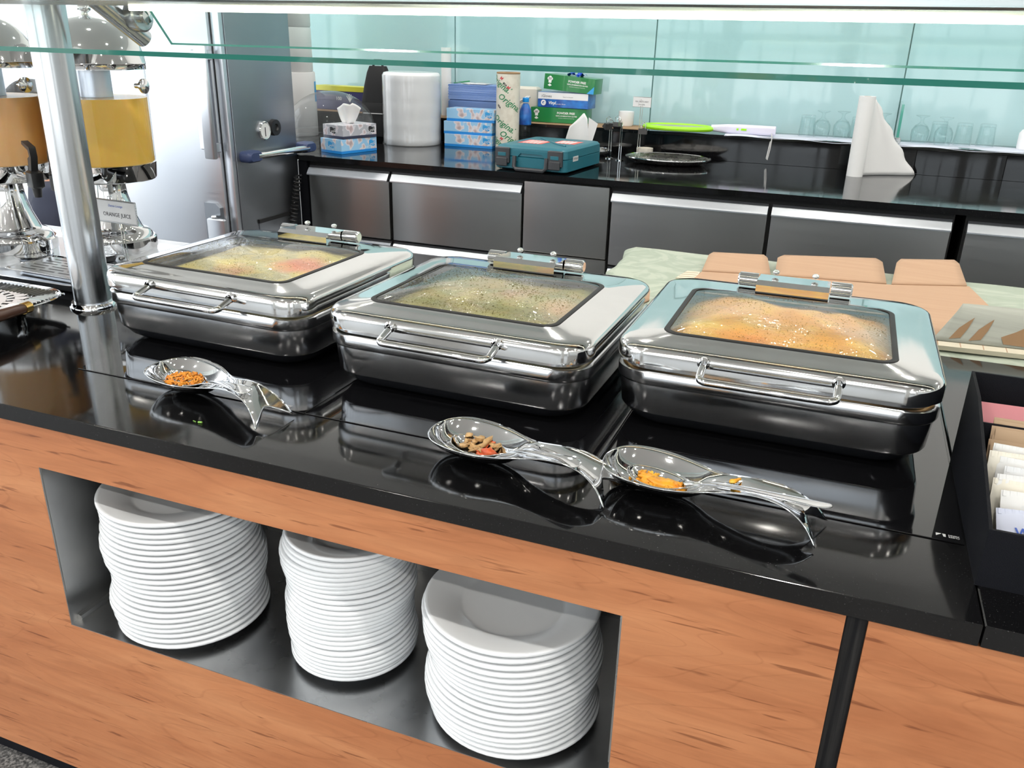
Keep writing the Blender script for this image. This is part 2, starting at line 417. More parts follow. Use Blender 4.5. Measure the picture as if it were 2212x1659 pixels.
    def build(s, name, m, parent=None, ang=35, loc=None, rot=None, fix=True):
        me = bpy.data.meshes.new(name); me.from_pydata(s.v, [], s.f); 
        ms = m if isinstance(m, (list, tuple)) else [m]
        for q in ms: me.materials.append(M[q] if isinstance(q, str) else q)
        if len(ms) > 1: me.polygons.foreach_set('material_index', s.mi)
        if fix:
            import bmesh
            bm = bmesh.new(); bm.from_mesh(me); bmesh.ops.recalc_face_normals(bm, faces=bm.faces); bm.to_mesh(me); bm.free()
        me.shade_smooth(); me.set_sharp_from_angle(angle=radians(ang))
        o = bpy.data.objects.new(name, me); COL.objects.link(o)
        if parent: o.parent = parent
        if loc is not None: o.location = loc
        if rot is not None: o.rotation_euler = rot
        return o
def rrect(w, d, r, seg=6):
    r = max(min(r, w/2-1e-5, d/2-1e-5), 1e-5); pts = []
    for cx, cy, a in ((w/2-r, -d/2+r, -pi/2), (w/2-r, d/2-r, 0), (-w/2+r, d/2-r, pi/2), (-w/2+r, -d/2+r, pi)):
        for k in range(seg+1):
            t = a+pi/2*k/seg; pts.append((cx+r*cos(t), cy+r*sin(t)))
    return pts
def TR(loc=(0, 0, 0), rx=0, ry=0, rz=0):
    return Matrix.Translation(loc) @ Matrix.Rotation(rz, 4, 'Z') @ Matrix.Rotation(ry, 4, 'Y') @ Matrix.Rotation(rx, 4, 'X')
def tag(o, label=None, cat=None, group=None, kind=None):
    if label: o['label'] = label
    if cat: o['category'] = cat
    if group: o['group'] = group
    if kind: o['kind'] = kind
    return o
def thing(name, label, cat, loc=(0, 0, 0), rz=0, group=None):
    o = bpy.data.objects.new(name, None); COL.objects.link(o); o.empty_display_size = .05
    o.location = loc; o.rotation_euler = (0, 0, rz)
    return tag(o, label, cat, group)
def struct(o): o['kind'] = 'structure'; return o
def copy_tree(o, parent=None):
    c = o.copy(); COL.objects.link(c); c.parent = parent
    for ch in list(o.children): copy_tree(ch, c)
    return c
_FONTS = {}
def font(path):
    if path not in _FONTS:
        try: _FONTS[path] = bpy.data.fonts.load(path)
        except Exception: _FONTS[path] = None
    return _FONTS[path]
def text_geo(body, size, shear=0, bold=0, spacing=1, align='CENTER'):
    cu = bpy.data.curves.new('t', 'FONT'); cu.body = body; cu.size = size; cu.align_x = align; cu.align_y = 'CENTER'
    cu.shear = shear; cu.offset = bold; cu.space_character = spacing; cu.resolution_u = 2
    o = bpy.data.objects.new('t', cu); COL.objects.link(o)
    dg = bpy.context.evaluated_depsgraph_get(); me = bpy.data.meshes.new_from_object(o.evaluated_get(dg))
    vs = [tuple(v.co) for v in me.vertices]; fs = [tuple(p.vertices) for p in me.polygons]
    bpy.data.objects.remove(o); bpy.data.curves.remove(cu); bpy.data.meshes.remove(me)
    return vs, fs
def text(body, size, m, parent, T, name='lettering', **k):
    vs, fs = text_geo(body, size, **k)
    b = MB(); b.add(vs, fs, T); return b.build(name, m, parent, fix=False)
FRONT = Matrix.Rotation(pi/2, 4, 'X')      # text standing up, facing -Y
ORD = ['first', 'second', 'third', 'fourth', 'fifth', 'sixth', 'seventh', 'eighth', 'ninth', 'tenth', 'eleventh', 'twelfth', 'thirteenth',
       'fourteenth', 'fifteenth', 'sixteenth', 'seventeenth', 'eighteenth', 'nineteenth', 'twentieth', 'twenty-first', 'twenty-second',
       'twenty-third', 'twenty-fourth', 'twenty-fifth', 'twenty-sixth', 'twenty-seventh', 'twenty-eighth', 'twenty-ninth', 'thirtieth']

# ------------------------------------------------------------------ the room
b = MB(); b.box(-6.3, 7, -8.1, 4.1, -.05, 0); struct(b.build('floor', 'floor'))
b = MB(); b.box(-6.3, 7, -8.1, 4.1, 3.3, 3.36); ceil = struct(b.build('ceiling', 'ceiling'))
spot_mesh = None
for ix in range(7):
    for iy in range(6):
        x, y = -5.6+ix*1.85, -6.4+iy*1.85
        if spot_mesh is None:
            b = MB(); b.lathe([(.0, 0), (.045, 0), (.052, -.006), (.06, -.006), (.06, .004)], 14)
            b.cur = 0
            o = b.build('downlight', 'spot', ceil); spot_mesh = o.data
        else:
            o = bpy.data.objects.new('downlight', spot_mesh); COL.objects.link(o); o.parent = ceil
        o.location = (x+.7*(iy % 2), y, 3.298)
# window walls: behind the camera and to the left, with mullions
def window(n, x0, x1, z0, z1, T):
    b = MB(); w = .06
    b.box(x0, x1, -.05, .05, z0, z0+w, T); b.box(x0, x1, -.05, .05, z1-w, z1, T)
    b.box(x0, x0+w, -.05, .05, z0+w, z1-w, T); b.box(x1-w, x1, -.05, .05, z0+w, z1-w, T)
    b.box(x0+w, x1-w, -.03, .03, 2.2, 2.26, T)
    struct(b.build('window_%d' % n, 'frame'))
nwin = 1
for k in range(7):
    window(nwin, -6.15+k*1.87, -6.15+(k+1)*1.87, .4, 3.2, TR((0, -8, 0))); nwin += 1
for k in range(7):
    window(nwin, -7.95+k*1.7, -7.95+(k+1)*1.7, .15, 3.2, TR((-6.2, 0, 0), rz=pi/2)); nwin += 1
b = MB(); b.box(-6.25, 7, -8.05, -7.95, 0, .4); b.box(-6.25, 7, -8.05, -7.95, 3.2, 3.3); struct(b.build('wall_front', 'column'))
b = MB(); b.box(-6.25, -6.15, -8, 4, 0, .15); b.box(-6.25, -6.15, -8, 4, 3.2, 3.3); struct(b.build('wall_left', 'column'))
b = MB(); b.box(6.95, 7.05, -8.05, 4.1, 0, 3.3); struct(b.build('wall_right', 'column'))
for i, (x, y) in enumerate([(-3.4, -5.2), (1.6, -4.6), (4.6, -5.5)]):
    b = MB(); b.cbox(x-.35, x+.35, y-.35, y+.35, 0, 3.3, .02); struct(b.build('wall_column_%d' % (i+1), 'column'))
def portal(name, loc, rot, sx, sy):
    l = bpy.data.lights.new(name, 'AREA'); l.shape = 'RECTANGLE'; l.size = sx; l.size_y = sy; l.cycles.is_portal = True
    o = bpy.data.objects.new(name, l); COL.objects.link(o); o.location = loc; o.rotation_euler = rot
portal('window_portal_front', (.4, -7.9, 1.8), (radians(90), 0, 0), 13.1, 2.8)
portal('window_portal_left', (-6.1, -2.0, 1.68), (radians(90), 0, radians(-90)), 11.9, 3.05)

# back wall of pale aqua glass panels
b = MB(); b.box(-6.25, 7, 3.94, 4.1, 0, 3.3); wall_back = struct(b.build('wall_back', 'plaster'))
edges = [-3.46, -2.262, -1.077, .178, 1.38, 2.58, 3.78]
for a, c in zip(edges[:-1], edges[1:]):
    b = MB(); b.cbox(a+.003, c-.003, 3.92, 3.94, .9, 1.95, .002)
    b.build('glass_panel', 'wall_glass', wall_back)
b = MB(); b.box(edges[0], edges[-1], 3.932, 3.94, .9, 1.95); b.build('joint_backing', 'joint', wall_back)

# ------------------------------------------------------------------ front buffet counter
ctr = thing('buffet_counter', 'cherry laminate buffet counter with a plate niche under black worktop', 'counter', (0, 0, 0))
NX0, NX1, NZ0, NZ1 = -1.24, -.19, .451, .787
def frame_panel(b, x0, x1, z0, z1, hx0, hx1, hz0, hz1, y0, y1):
    o = [(x0, z0), (x1, z0), (x1, z1), (x0, z1)]; h = [(hx0, hz0), (hx1, hz0), (hx1, hz1), (hx0, hz1)]
    vs = [(x, y0, z) for x, z in o+h]+[(x, y1, z) for x, z in o+h]; fs = []
    for i in range(4):
        j = (i+1) % 4
        fs += [(i, j, 4+j, 4+i), (8+j, 8+i, 12+i, 12+j), (4+i, 4+j, 12+j, 12+i), (j, i, 8+i, 8+j)]
    b.add(vs, fs)
b = MB(); frame_panel(b, -4.2, .080, .064, .869, NX0, NX1, NZ0, NZ1, .004, .024); b.build('front_panel', 'wood', ctr)
b = MB(); b.box(.1055, 2.4, .004, .024, .064, .869); b.build('front_panel', 'wood', ctr)
b = MB(); b.box(.0805, .105, .008, .024, .064, .869); b.build('divider_strip', 'strip', ctr)
b = MB(); b.box(-4.2, 2.4, .03, .05, 0, .064); b.build('plinth', 'black_matte', ctr)
b = MB(); b.box(-4.2, 2.4, .93, .95, 0, .869); b.build('rear_panel', 'steel_lit', ctr)
b = MB(); b.box(NX0, NX1, .0042, .43, NZ0-.012, NZ0+.0015); b.build('niche_shelf', 'steel_dark', ctr)
b = MB(); b.tube([(NX0+.004, .02, NZ0+.006), (NX0+.004, .42, NZ0+.006)], .008, 8); b.build('niche_weld', 'steel_dark', ctr)
b = MB(); b.tube([(NX1-.004, .02, NZ0+.006), (NX1-.004, .42, NZ0+.006)], .008, 8); b.build('niche_weld', 'steel_dark', ctr)
for x0, x1 in ((NX0, NX0+.0015), (NX1-.0015, NX1)):
    b = MB(); b.box(x0, x1, .0042, .43, NZ0, NZ1+.05); b.build('niche_side', 'steel_dark', ctr)
for x in (NX0+.0016, NX1-.0016):
    s = 1 if x < -.5 else -1
    b = MB(); b.box(min(x, x+s*.0015), max(x, x+s*.0015), .006, .060, NZ0+.075, NZ1); b.build('niche_edge_strip', 'steel_dark', ctr)
b = MB(); b.box(NX0-.012, NX1+.012, .43, .442, NZ0-.012, NZ1+.06); b.build('niche_back', 'steel_dark', ctr)
b = MB(); b.box(NX0-.012, NX1+.012, .024, .43, NZ1+.05, NZ1+.062); b.build('niche_top', 'steel_dark', ctr)

b = MB(); b.cbox(-4.2, .2213, 0, .985, .870, .90, .0015)
tag(b.build('worktop', 'granite'), 'long polished black granite worktop carrying the chafing dishes', 'worktop')
b = MB(); b.cbox(.2232, 2.4, 0, .985, .870, .90, .0015)
tag(b.build('worktop', 'granite'), 'black granite worktop section under the sachet caddy', 'worktop')
hobs = [(-1.308, -.801, 'under the left chafing dish'), (-.799, -.291, 'under the middle chafing dish'), (-.289, .217, 'under the right chafing dish')]
for i, (x0, x1, w) in enumerate(hobs):
    t = thing('induction_hob', 'black glass induction plate ' + w, 'induction hob', ((x0+x1)/2, .42, .9), 0, 'induction plates set into the worktop')
    hw = (x1-x0)/2
    b = MB(); b.cbox(-hw, hw, -.243, .25, .0001, .0018, .0008); b.build('glass_plate', 'black_glass', t)
    lx = {0: .19, 1: -.012, 2: hw-.034}[i]
    b = MB(); b.prism([(lx, -.226), (lx+.007, -.226), (lx, -.233)], .0019, .0021); b.prism([(lx+.008, -.226), (lx+.012, -.226), (lx+.012, -.233), (lx+.009, -.233)], .0019, .0021)
    b.build('printed_mark', 'ink_white', t)
    for r_i in range(2):
        text(['XERIN', 'CHEFS'][r_i], .0048, 'ink_white', t, TR((lx+.022, -.2275-.0042*r_i, .0021), rz=pi), name='printed_lettering', bold=.0001)

# ------------------------------------------------------------------ plates
def plate_mesh(name, R, h):
    k = R/.14
    pr = [(0, .0035), (.062*k, .0035), (.070*k, .0005), (.077*k, .0005), (.080*k, .004), (.090*k, h*.55), (.132*k, h-.0088), (.1385*k, h-.0072), (.1408*k, h-.0040), (.1405*k, h-.0006), (.1385*k, h+.0008),
          (.134*k, h), (.094*k, h*.72), (.084*k, .0080), (.078*k, .0066), (0, .0062)]
    b = MB(); b.lathe(pr, 56); o = b.build(name, 'porcelain', None, 60)
    return o
stacks = [('left', -1.056, .134, .14, 23, .0116, -.003, 'dinner'), ('middle', -.715, .159, .114, 27, .0094, .001, 'side'), ('right', -.392, .140, .143, 18, .0114, -.006, 'dinner')]
for nm, cx, cy, R, n, pitch, lean, kind in stacks:
    first = None
    for i in range(n):
        if first is None:
            o = first = plate_mesh(kind+'_plate', R, .021)
        else:
            o = first.copy(); COL.objects.link(o)
        j = random.Random(i*7+len(nm))
        amp = .0045
        o.location = (cx+amp*sin(i*.55+cx*9)*1.0+j.uniform(-.0015, .0015)+lean*i/n, cy+amp*.6*cos(i*.7)+j.uniform(-.001, .001), NZ0+.0017+i*pitch)
        o.rotation_euler = (0, 0, j.uniform(0, 6))
        k = n-1-i
        if k == 0: lab = 'white %s plate lying on top of the %s stack in the niche' % (kind, nm)
        elif i == 0: lab = 'white %s plate at the very bottom of the %s stack in the niche' % (kind, nm)
        else: lab = 'white %s plate, %s from the top of the %s stack in the niche' % (kind, ORD[k], nm)
        tag(o, lab, 'plate', 'plates in the %s stack' % nm)

# ------------------------------------------------------------------ chafing dishes
W_, D_ = .50, .478
def make_chafer():
    t = thing('chafing_dish', '', 'chafing dish')
    b = MB(); b.loft([(.0, W_-.10, D_-.10, .05), (.004, W_-.075, D_-.075, .055), (.014, W_-.045, D_-.045, .06), (.030, W_-.024, D_-.024, .06)], 8, cap1=False)
    b.build('base_pan', 'dark_pan', t, 50)
    b = MB(); b.loft([(.030, W_-.022, D_-.022, .06), (.034, W_-.018, D_-.018, .06), (.076, W_-.012, D_-.012, .06), (.081, W_-.012, D_-.012, .06), (.083, W_-.006, D_-.006, .06),
                      (.087, W_-.003, D_-.003, .06), (.104, W_-.003, D_-.003, .06), (.107, W_-.008, D_-.008, .06), (.109, W_-.016, D_-.016, .058), (.119, W_-.016, D_-.016, .058)], 10, cap0=False, cap1=False)
    b.build('body', 'body_steel', t, 40)
    b = MB(); b.loft([(.098, W_-.055, D_-.055, .05), (.110, W_-.018, D_-.018, .057)], 8, cap1=False); b.build('water_pan', 'steel_dark', t)
    # lid: skirt, rounded shoulder, gently crowned top, window opening shifted to the handle side
    ww, wd, oy = .356, .300, -.036
    pr = [(.116, W_-.004, D_-.004, .058), (.1165, W_, D_, .06), (.136, W_, D_, .06), (.1405, W_-.002, D_-.002, .06), (.1445, W_-.007, D_-.007, .058), (.1480, W_-.016, D_-.016, .056),
          (.1503, W_-.028, D_-.030, .052, 0, -.001), (.1530, W_-.058, D_-.072, .046, 0, -.009), (.1556, W_-.095, D_-.120, .040, 0, -.022), (.1578, ww+.020, wd+.020, .034, 0, oy), (.1592, ww+.006, wd+.006, .028, 0, oy), (.155, ww, wd, .026, 0, oy)]
    b = MB(); b.loft(pr, 10, cap0=False, cap1=False); b.build('lid', 'lid', t, 40, fix=True)
    b = MB(); b.loft([(.155, ww+.005, wd+.005, .028, 0, oy), (.1603, ww+.005, wd+.005, .028, 0, oy), (.1612, ww-.001, wd-.001, .025, 0, oy), (.1608, ww-.012, wd-.012, .021, 0, oy), (.155, ww-.012, wd-.012, .021, 0, oy)], 10, cap0=False, cap1=False)
    b.build('window_gasket', 'gasket', t)
    b = MB(); pr = []
    for k in range(9):
        s = 1-k/8*.985
        pr.append((.1592+.026*(1-s*s)**.8, (ww-.009)*s, (wd-.009)*s, .022*s+.03*(1-s)*s, 0, oy))
    b.loft(pr, 10, cap0=False); b.build('window_glass', 'lid_glass', t, 60)
    # bail handle
    y0 = -D_/2; P = []
    P.append((-.1, y0+.006, .136))
    for k in range(6):
        a = pi/2*k/5; P.append((-.1+.012*(1-cos(a)) if 0 else -.1+.012*(1-cos(a)), y0-.034-.012*sin(a), .124-.002*sin(a)))
    P2 = [(-x, y, z) for x, y, z in reversed(P)]
    b = MB(); b.tube(P+P2, .0062, 10); b.build('handle', 'chrome', t, 60)
    for x in (-.1, .1):
        b = MB(); b.lathe([(0, -.001), (.010, -.001), (.010, .004), (.0065, .006)], 14, TR((x, y0-.001, .1365), rx=pi/2)); b.build('handle_boss', 'chrome', t)
    # hinge
    h = thing('hinge', None, None); h.parent = t
    hy = .158
    b = MB(); b.prism([(hy-.036, .160), (hy+.044, .146), (hy+.052, .160), (hy+.050, .178), (hy-.024, .184), (hy-.036, .177)], -.066, .066, 'x'); b.build('hinge_block', 'chrome', h, 25)
    for s in (-1, 1):
        b = MB(); b.tube([(s*.068, hy+.036, .168), (s*.104, hy+.036, .168)], .0135, 14); b.tube([(s*.104, hy+.036, .168), (s*.107, hy+.036, .168)], [.0135, .010], 14); b.build('hinge_barrel', 'chrome', h)
        b = MB(); b.ball((s*.037, hy+.040, .187), (.007, .007, .005), 12, 8); b.build('screw', 'chrome', h)
    return t
ch = make_chafer()
spots_ch = [(-1.139, .558, -1.6, 'left chafing dish beside the pole, lid fogged over vegetables with a red patch'),
            (-.588, .528, -1.0, 'middle chafing dish, lid window covered in water droplets over greenish brown food'),
            (-.066, .582, .1, 'right chafing dish nearest the sachet caddy, orange food under its window')]
chafers = []
for i, (x, y, a, lab) in enumerate(spots_ch):
    o = ch if i == 0 else copy_tree(ch)
    o.location = (x, y, .9018); o.rotation_euler = (0, 0, radians(a)); tag(o, lab, 'chafing dish', 'steel chafing dishes on the worktop'); chafers.append(o)
GW, GD, GOY = .347, .291, -.036
def glass_z(x, y):
    q = (abs(x)/(GW/2))**6+(abs(y-GOY)/(GD/2))**6; sc = min(1, q**(1/6))
    return .1592+.026*(1-sc*sc)**.8
for i_, n_ in ((0, 1300), (1, 2900), (2, 1500)):
    rd = random.Random(40+i_); b = MB(); k = 0
    while k < n_:
        x = rd.uniform(-GW/2+.008, GW/2-.008); u = rd.random()**(1.35 if i_ == 1 else 1.7); y = GOY-GD/2+.008+u*(GD-.05)
        cl = sin(x*23+i_*2)*sin(y*27+i_)+.5*sin(x*61+y*47)
        if cl < rd.uniform(-1.3, 1.0): continue
        r = rd.uniform(.0005, .0011)*(1.7 if rd.random() < .16 else 1)*(1.25 if i_ == 1 else 1.0)
        z = glass_z(x, y)-.0001; a0 = rd.uniform(0, 6)
        vs = [(x+r*cos(a0+j*pi/3)*rd.uniform(.8, 1.2), y+r*sin(a0+j*pi/3)*rd.uniform(.8, 1.2), z) for j in range(6)]+[(x+.55*r*cos(a0+j*pi/3+.5), y+.55*r*sin(a0+j*pi/3+.5), z+r*.55) for j in range(6)]+[(x, y, z+r*.7)]
        b.add(vs, [(j, (j+1) % 6, 6+(j+1) % 6, 6+j) for j in range(6)]+[(6+j, 6+(j+1) % 6, 12) for j in range(6)]); k += 1
    tag(b.build('condensation', 'drop', chafers[i_], 80, fix=False), kind='stuff')
def food_mat(name, stops, red=None, bump=.6):
    m, N, L, bs = nt(name)
    t = N.new('ShaderNodeTexCoord'); n = N.new('ShaderNodeTexNoise'); n.inputs['Scale'].default_value = 13; n.inputs['Detail'].default_value = 5; n.inputs['Roughness'].default_value = .55
    r = N.new('ShaderNodeValToRGB'); el = r.color_ramp.elements
    for i, (p, c) in enumerate(stops):
        e = el[i] if i < 2 else el.new(p)
        e.position = p; e.color = (*c, 1)
    L.new(t.outputs['Object'], n.inputs['Vector']); L.new(n.outputs[0], r.inputs[0])
    src = r.outputs[0]
    for (cx, cy, rad, col) in (red or []):
        vd = N.new('ShaderNodeVectorMath'); vd.operation = 'DISTANCE'; vd.inputs[1].default_value = (cx, cy, .15)
        nv = N.new('ShaderNodeTexNoise'); nv.inputs['Scale'].default_value = 30
        L.new(t.outputs['Object'], nv.inputs['Vector']); L.new(t.outputs['Object'], vd.inputs[0])
        ad = N.new('ShaderNodeMath'); ad.operation = 'MULTIPLY_ADD'; ad.inputs[1].default_value = .06
        L.new(nv.outputs[0], ad.inputs[0]); L.new(vd.outputs['Value'], ad.inputs[2])
        mr = N.new('ShaderNodeMapRange'); mr.inputs[1].default_value = rad+.06; mr.inputs[2].default_value = rad
        L.new(ad.outputs[0], mr.inputs[0])
        x = N.new('ShaderNodeMixRGB'); x.inputs[2].default_value = (*col, 1); L.new(mr.outputs[0], x.inputs[0]); L.new(src, x.inputs[1]); src = x.outputs[0]
    L.new(src, bs.inputs['Base Color']); bs.inputs['Roughness'].default_value = .45
    bp = N.new('ShaderNodeBump'); bp.inputs['Strength'].default_value = bump; bp.inputs['Distance'].default_value = .004
    n2 = N.new('ShaderNodeTexNoise'); n2.inputs['Scale'].default_value = 90; L.new(t.outputs['Object'], n2.inputs['Vector']); L.new(n2.outputs[0], bp.inputs['Height']); L.new(bp.outputs[0], bs.inputs['Normal'])
    return m
fm = [food_mat('mixed vegetables', [(.30, (.40, .34, .14)), (.45, (.55, .48, .22)), (.55, (.70, .56, .18)), (.68, (.80, .62, .12))],
               [(.095, .0, .055, (.85, .22, .08)), (-.01, -.10, .02, (.72, .22, .16)), (.0, .02, .015, (.88, .62, .08)), (.13, .08, .02, (.75, .66, .15))]),
      food_mat('brown stew', [(.30, (.20, .20, .05)), (.45, (.32, .29, .08)), (.55, (.40, .30, .10)), (.7, (.50, .42, .08))],
               [(.02, .03, .02, (.55, .25, .12)), (.14, -.03, .03, (.60, .33, .17)), (-.12, -.1, .02, (.40, .38, .10)), (.03, -.13, .02, (.50, .45, .08))]),
      food_mat('orange curry', [(.30, (.72, .32, .05)), (.45, (.82, .37, .05)), (.58, (.88, .48, .05)), (.7, (.88, .52, .08))],
               [(-.04, -.11, .045, (.92, .32, .04)), (-.14, -.05, .035, (.88, .58, .06)), (.16, .02, .05, (.70, .42, .20))])]
flab = ['heap of yellow vegetables with red pieces inside the left chafing dish', 'greenish brown stew inside the middle chafing dish', 'orange curry heaped inside the right chafing dish']
for i in range(3):
    rnd = random.Random(i+3); hills = [(rnd.uniform(-.18, .18), rnd.uniform(-.17, .14), rnd.uniform(.02, .05), rnd.uniform(.004, .011)) for _ in range(46)]
    def fn(u, v):
        x, y = (u-.5)*.44, (v-.5)*.42
        e = max(abs(u-.5)*2, abs(v-.5)*2)
        z = .112+.030*(1-e**4)+sum(h*math.exp(-((x-a)**2+(y-c)**2)/(2*s*s*.3)) for a, c, s, h in hills)*(1-e**4)*.5
        return (x, y, min(z, .153))
    b = MB(); b.grid(fn, 60, 60)
    o = b.build('food', fm[i], None, 80); o.location = chafers[i].location; o.rotation_euler = chafers[i].rotation_euler
    tag(o, flab[i], 'food', None, 'stuff')

# ------------------------------------------------------------------ spoon rests and serving spoons
def interp(tab, s):
    for a, c in zip(tab[:-1], tab[1:]):
        if s <= c[0]:
            k = (s-a[0])/(c[0]-a[0]); k2 = k
            return [a[i]+(c[i]-a[i])*k2 for i in range(len(a))]
    return list(tab[-1])
def catmull(tab, n):
    """resample a table of stations smoothly"""
    out = []
    for i in range(len(tab)-1):
        p0, p1, p2, p3 = tab[max(i-1, 0)], tab[i], tab[i+1], tab[min(i+2, len(tab)-1)]
        for k in range(n):
            t = k/n
            out.append([.5*(2*p1[j]+(p2[j]-p0[j])*t+(2*p0[j]-5*p1[j]+4*p2[j]-p3[j])*t*t+(3*p1[j]-p0[j]-3*p2[j]+p3[j])*t**3) for j in range(len(p1))])
    out.append(list(tab[-1])); return out
# station: x, z centre, z edge, half width
REST = [(0, .037, .0375, .001), (.004, .028, .0375, .022), (.014, .016, .0375, .040), (.035, .0065, .037, .054), (.070, .003, .036, .0595), (.105, .004, .035, .056), (.135, .0105, .035, .046),
        (.155, .022, .036, .038), (.172, .031, .038, .0325), (.195, .0375, .042, .029), (.225, .041, .046, .0275), (.252, .0405, .045, .028), (.275, .034, .038, .0295), (.295, .021, .025, .034), (.312, .001, .003, .040)]
REST_S = catmull(REST, 4)
def rest_pt(i, v, last):
    """v in -1..1; the end splits into two pointed feet"""
    s = REST_S
    if i > last:
        cut = 1-.42*(1-abs(abs(v)-.0)**1.3) if abs(v) < 1 else 1
        f = last+(i-last)*cut
        a, c = s[int(f)], s[min(int(f)+1, len(s)-1)]; k = f-int(f)
        q = [a[j]+(c[j]-a[j])*k for j in range(4)]
    else: q = s[i]
    return (q[0], v*q[3], q[1]+(q[2]-q[1])*abs(v)**2.2)
def make_rest():
    b = MB(); n = len(REST_S)-1
    b.grid(lambda u, v: rest_pt(round(u*n), v*2-1, n-12), n, 20)
    o = b.build('spoon_rest', 'chrome', None, 70)
    m = o.modifiers.new('thick', 'SOLIDIFY'); m.thickness = .0014; m.offset = 1
    return o
SPOON = [(.040, .030, .0305, .001), (.044, .023, .030, .012), (.052, .0155, .029, .020), (.070, .0105, .028, .027), (.090, .0105, .0275, .0285), (.110, .014, .028, .024), (.126, .022, .030, .015), (.140, .030, .034, .009),
         (.160, .0390, .0400, .007), (.195, .0455, .0462, .0085), (.230, .0490, .0500, .0115), (.252, .0485, .0496, .0140), (.259, .0478, .0485, .011), (.262, .0475, .0477, .002)]
SPOON3 = [(.040, .030, .0305, .001), (.044, .023, .030, .012), (.052, .0155, .029, .020), (.070, .0105, .028, .027), (.090, .0105, .0275, .0285), (.110, .014, .028, .024), (.126, .022, .030, .015), (.140, .030, .034, .008),
         (.160, .0395, .0405, .006), (.200, .0470, .0475, .0062), (.240, .0510, .0514, .0068), (.275, .0540, .0544, .0078), (.305, .0570, .0572, .0080), (.318, .0590, .0592, .0060), (.322, .0595, .0597, .001)]
def make_spoon(S):
    b = MB(); s = catmull(S, 3); n = len(s)-1
    b.grid(lambda u, v: (s[round(u*n)][0], (v*2-1)*s[round(u*n)][3], s[round(u*n)][1]+(s[round(u*n)][2]-s[round(u*n)][1])*abs(v*2-1)**2.2), n, 12)
    o = b.build('serving_spoon', 'chrome', None, 70)
    m = o.modifiers.new('thick', 'SOLIDIFY'); m.thickness = .0012; m.offset = 1
    return o
rests = [(-1.122, .196, -14.0, 'in front of the left chafing dish'), (-.543, .158, -9.5, 'in front of the middle chafing dish'), (-.269, .168, -8.5, 'in front of the right chafing dish')]
r0 = make_rest(); s0 = make_spoon(SPOON); s3 = make_spoon(SPOON3)
for i, (x, y, a, w) in enumerate(rests):
    o = r0 if i == 0 else r0.copy()
    if i: COL.objects.link(o)
    o.location = (x, y, .9014); o.rotation_euler = (0, 0, radians(a)); tag(o, 'polished steel spoon rest with forked foot ' + w, 'spoon rest', 'steel spoon rests along the counter edge')
    o = s0 if i == 0 else s3 if i == 2 else s0.copy()
    if i == 1: COL.objects.link(o)
    rzz = radians(a)-radians([1, 3, 3.0][i])
    o.location = (x+.004*sin(radians(a)), y-.006, .9016); o.rotation_euler = (0, 0, rzz)
    tag(o, ['serving spoon lying in the left spoon rest under orange shreds', 'serving spoon lying in the middle spoon rest with tomato piece', 'serving spoon smeared with yellow curry, handle sticking past the right rest'][i], 'spoon', 'serving spoons in the rests')
def scraps(name, label, i, lumps, mats):
    x, y, a, _ = rests[i]; b = MB()
    for (lx, ly, lz, rx, ry, rz_, ang, tilt, mi) in lumps:
        b.cur = mi
        T = TR((lx, ly, lz), rz=ang, ry=tilt); n0 = len(b.v); b.ball((0, 0, 0), (rx, ry, rz_), 8, 6, T); jr = random.Random(int(lx*1e5)+int(ly*1e5))
        for q in range(n0, len(b.v)):
            w = b.v[q]; k = jr.uniform(.6, 1.4); b.v[q] = (lx+(w[0]-lx)*k, ly+(w[1]-ly)*k, lz+(w[2]-lz)*k)
    o = b.build(name, mats, None, 80); o.location = (x, y-.005, .9016); o.rotation_euler = (0, 0, radians(a)); tag(o, label, 'food', None, 'stuff')
M['shred'] = noise_mat('orange shreds', [(.3, (.72, .22, .02)), (.7, (.92, .40, .04))], (90, 90, 90), 2, .5)
M['onion'] = noise_mat('cooked onion', [(.3, (.45, .24, .08)), (.7, (.70, .48, .24))], (60, 60, 60), 3, .35)
M['tomato'] = noise_mat('tomato', [(.3, (.55, .07, .02)), (.7, (.78, .16, .05))], (50, 50, 50), 3, .3)
M['curry'] = noise_mat('yellow curry smear', [(.3, (.85, .30, .02)), (.55, (.92, .45, .03)), (.72, (.90, .66, .10))], (45, 45, 45), 4, .35, bump=.4)
rnd = random.Random(5); L1 = []
for k in range(120):
    aa, rr = rnd.uniform(0, 2*pi), sqrt(rnd.random())
    lx, ly = .086+.036*rr*cos(aa), -.006+.030*rr*sin(aa)
    L1.append((lx, ly, .016+.013*(1-rr*rr)+.010*rr*rr+rnd.uniform(0, .003), rnd.uniform(.004, .008), .0016, .0016, rnd.uniform(0, pi), rnd.uniform(-.4, .4), 0))
scraps('rice_scraps', 'orange shredded food left in the left serving spoon', 0, L1, ['shred'])
rnd = random.Random(21); L2 = [(.114, -.015, .026, .012, .010, .008, .5, .5, 1), (.104, -.018, .021, .012, .008, .006, .1, .1, 1)]
for k in range(34):
    aa, rr = rnd.uniform(0, 2*pi), sqrt(rnd.random()); lx, ly = .084+.034*rr*cos(aa), .001+.024*rr*sin(aa)
    L2.append((lx, ly, .016+.008*rr*rr+rnd.uniform(.001, .006), rnd.uniform(.003, .0085), rnd.uniform(.003, .007), rnd.uniform(.0012, .0025), rnd.uniform(0, 3), rnd.uniform(-.8, .8), 0 if k % 9 else 1))
L2 += [(.075, .018, .026, .012, .006, .005, 1.2, .3, 0), (.090, .012, .027, .013, .005, .005, 1.5, -.3, 0)]
scraps('stew_scraps', 'onion and tomato scraps left in the middle serving spoon', 1, L2, ['onion', 'tomato'])
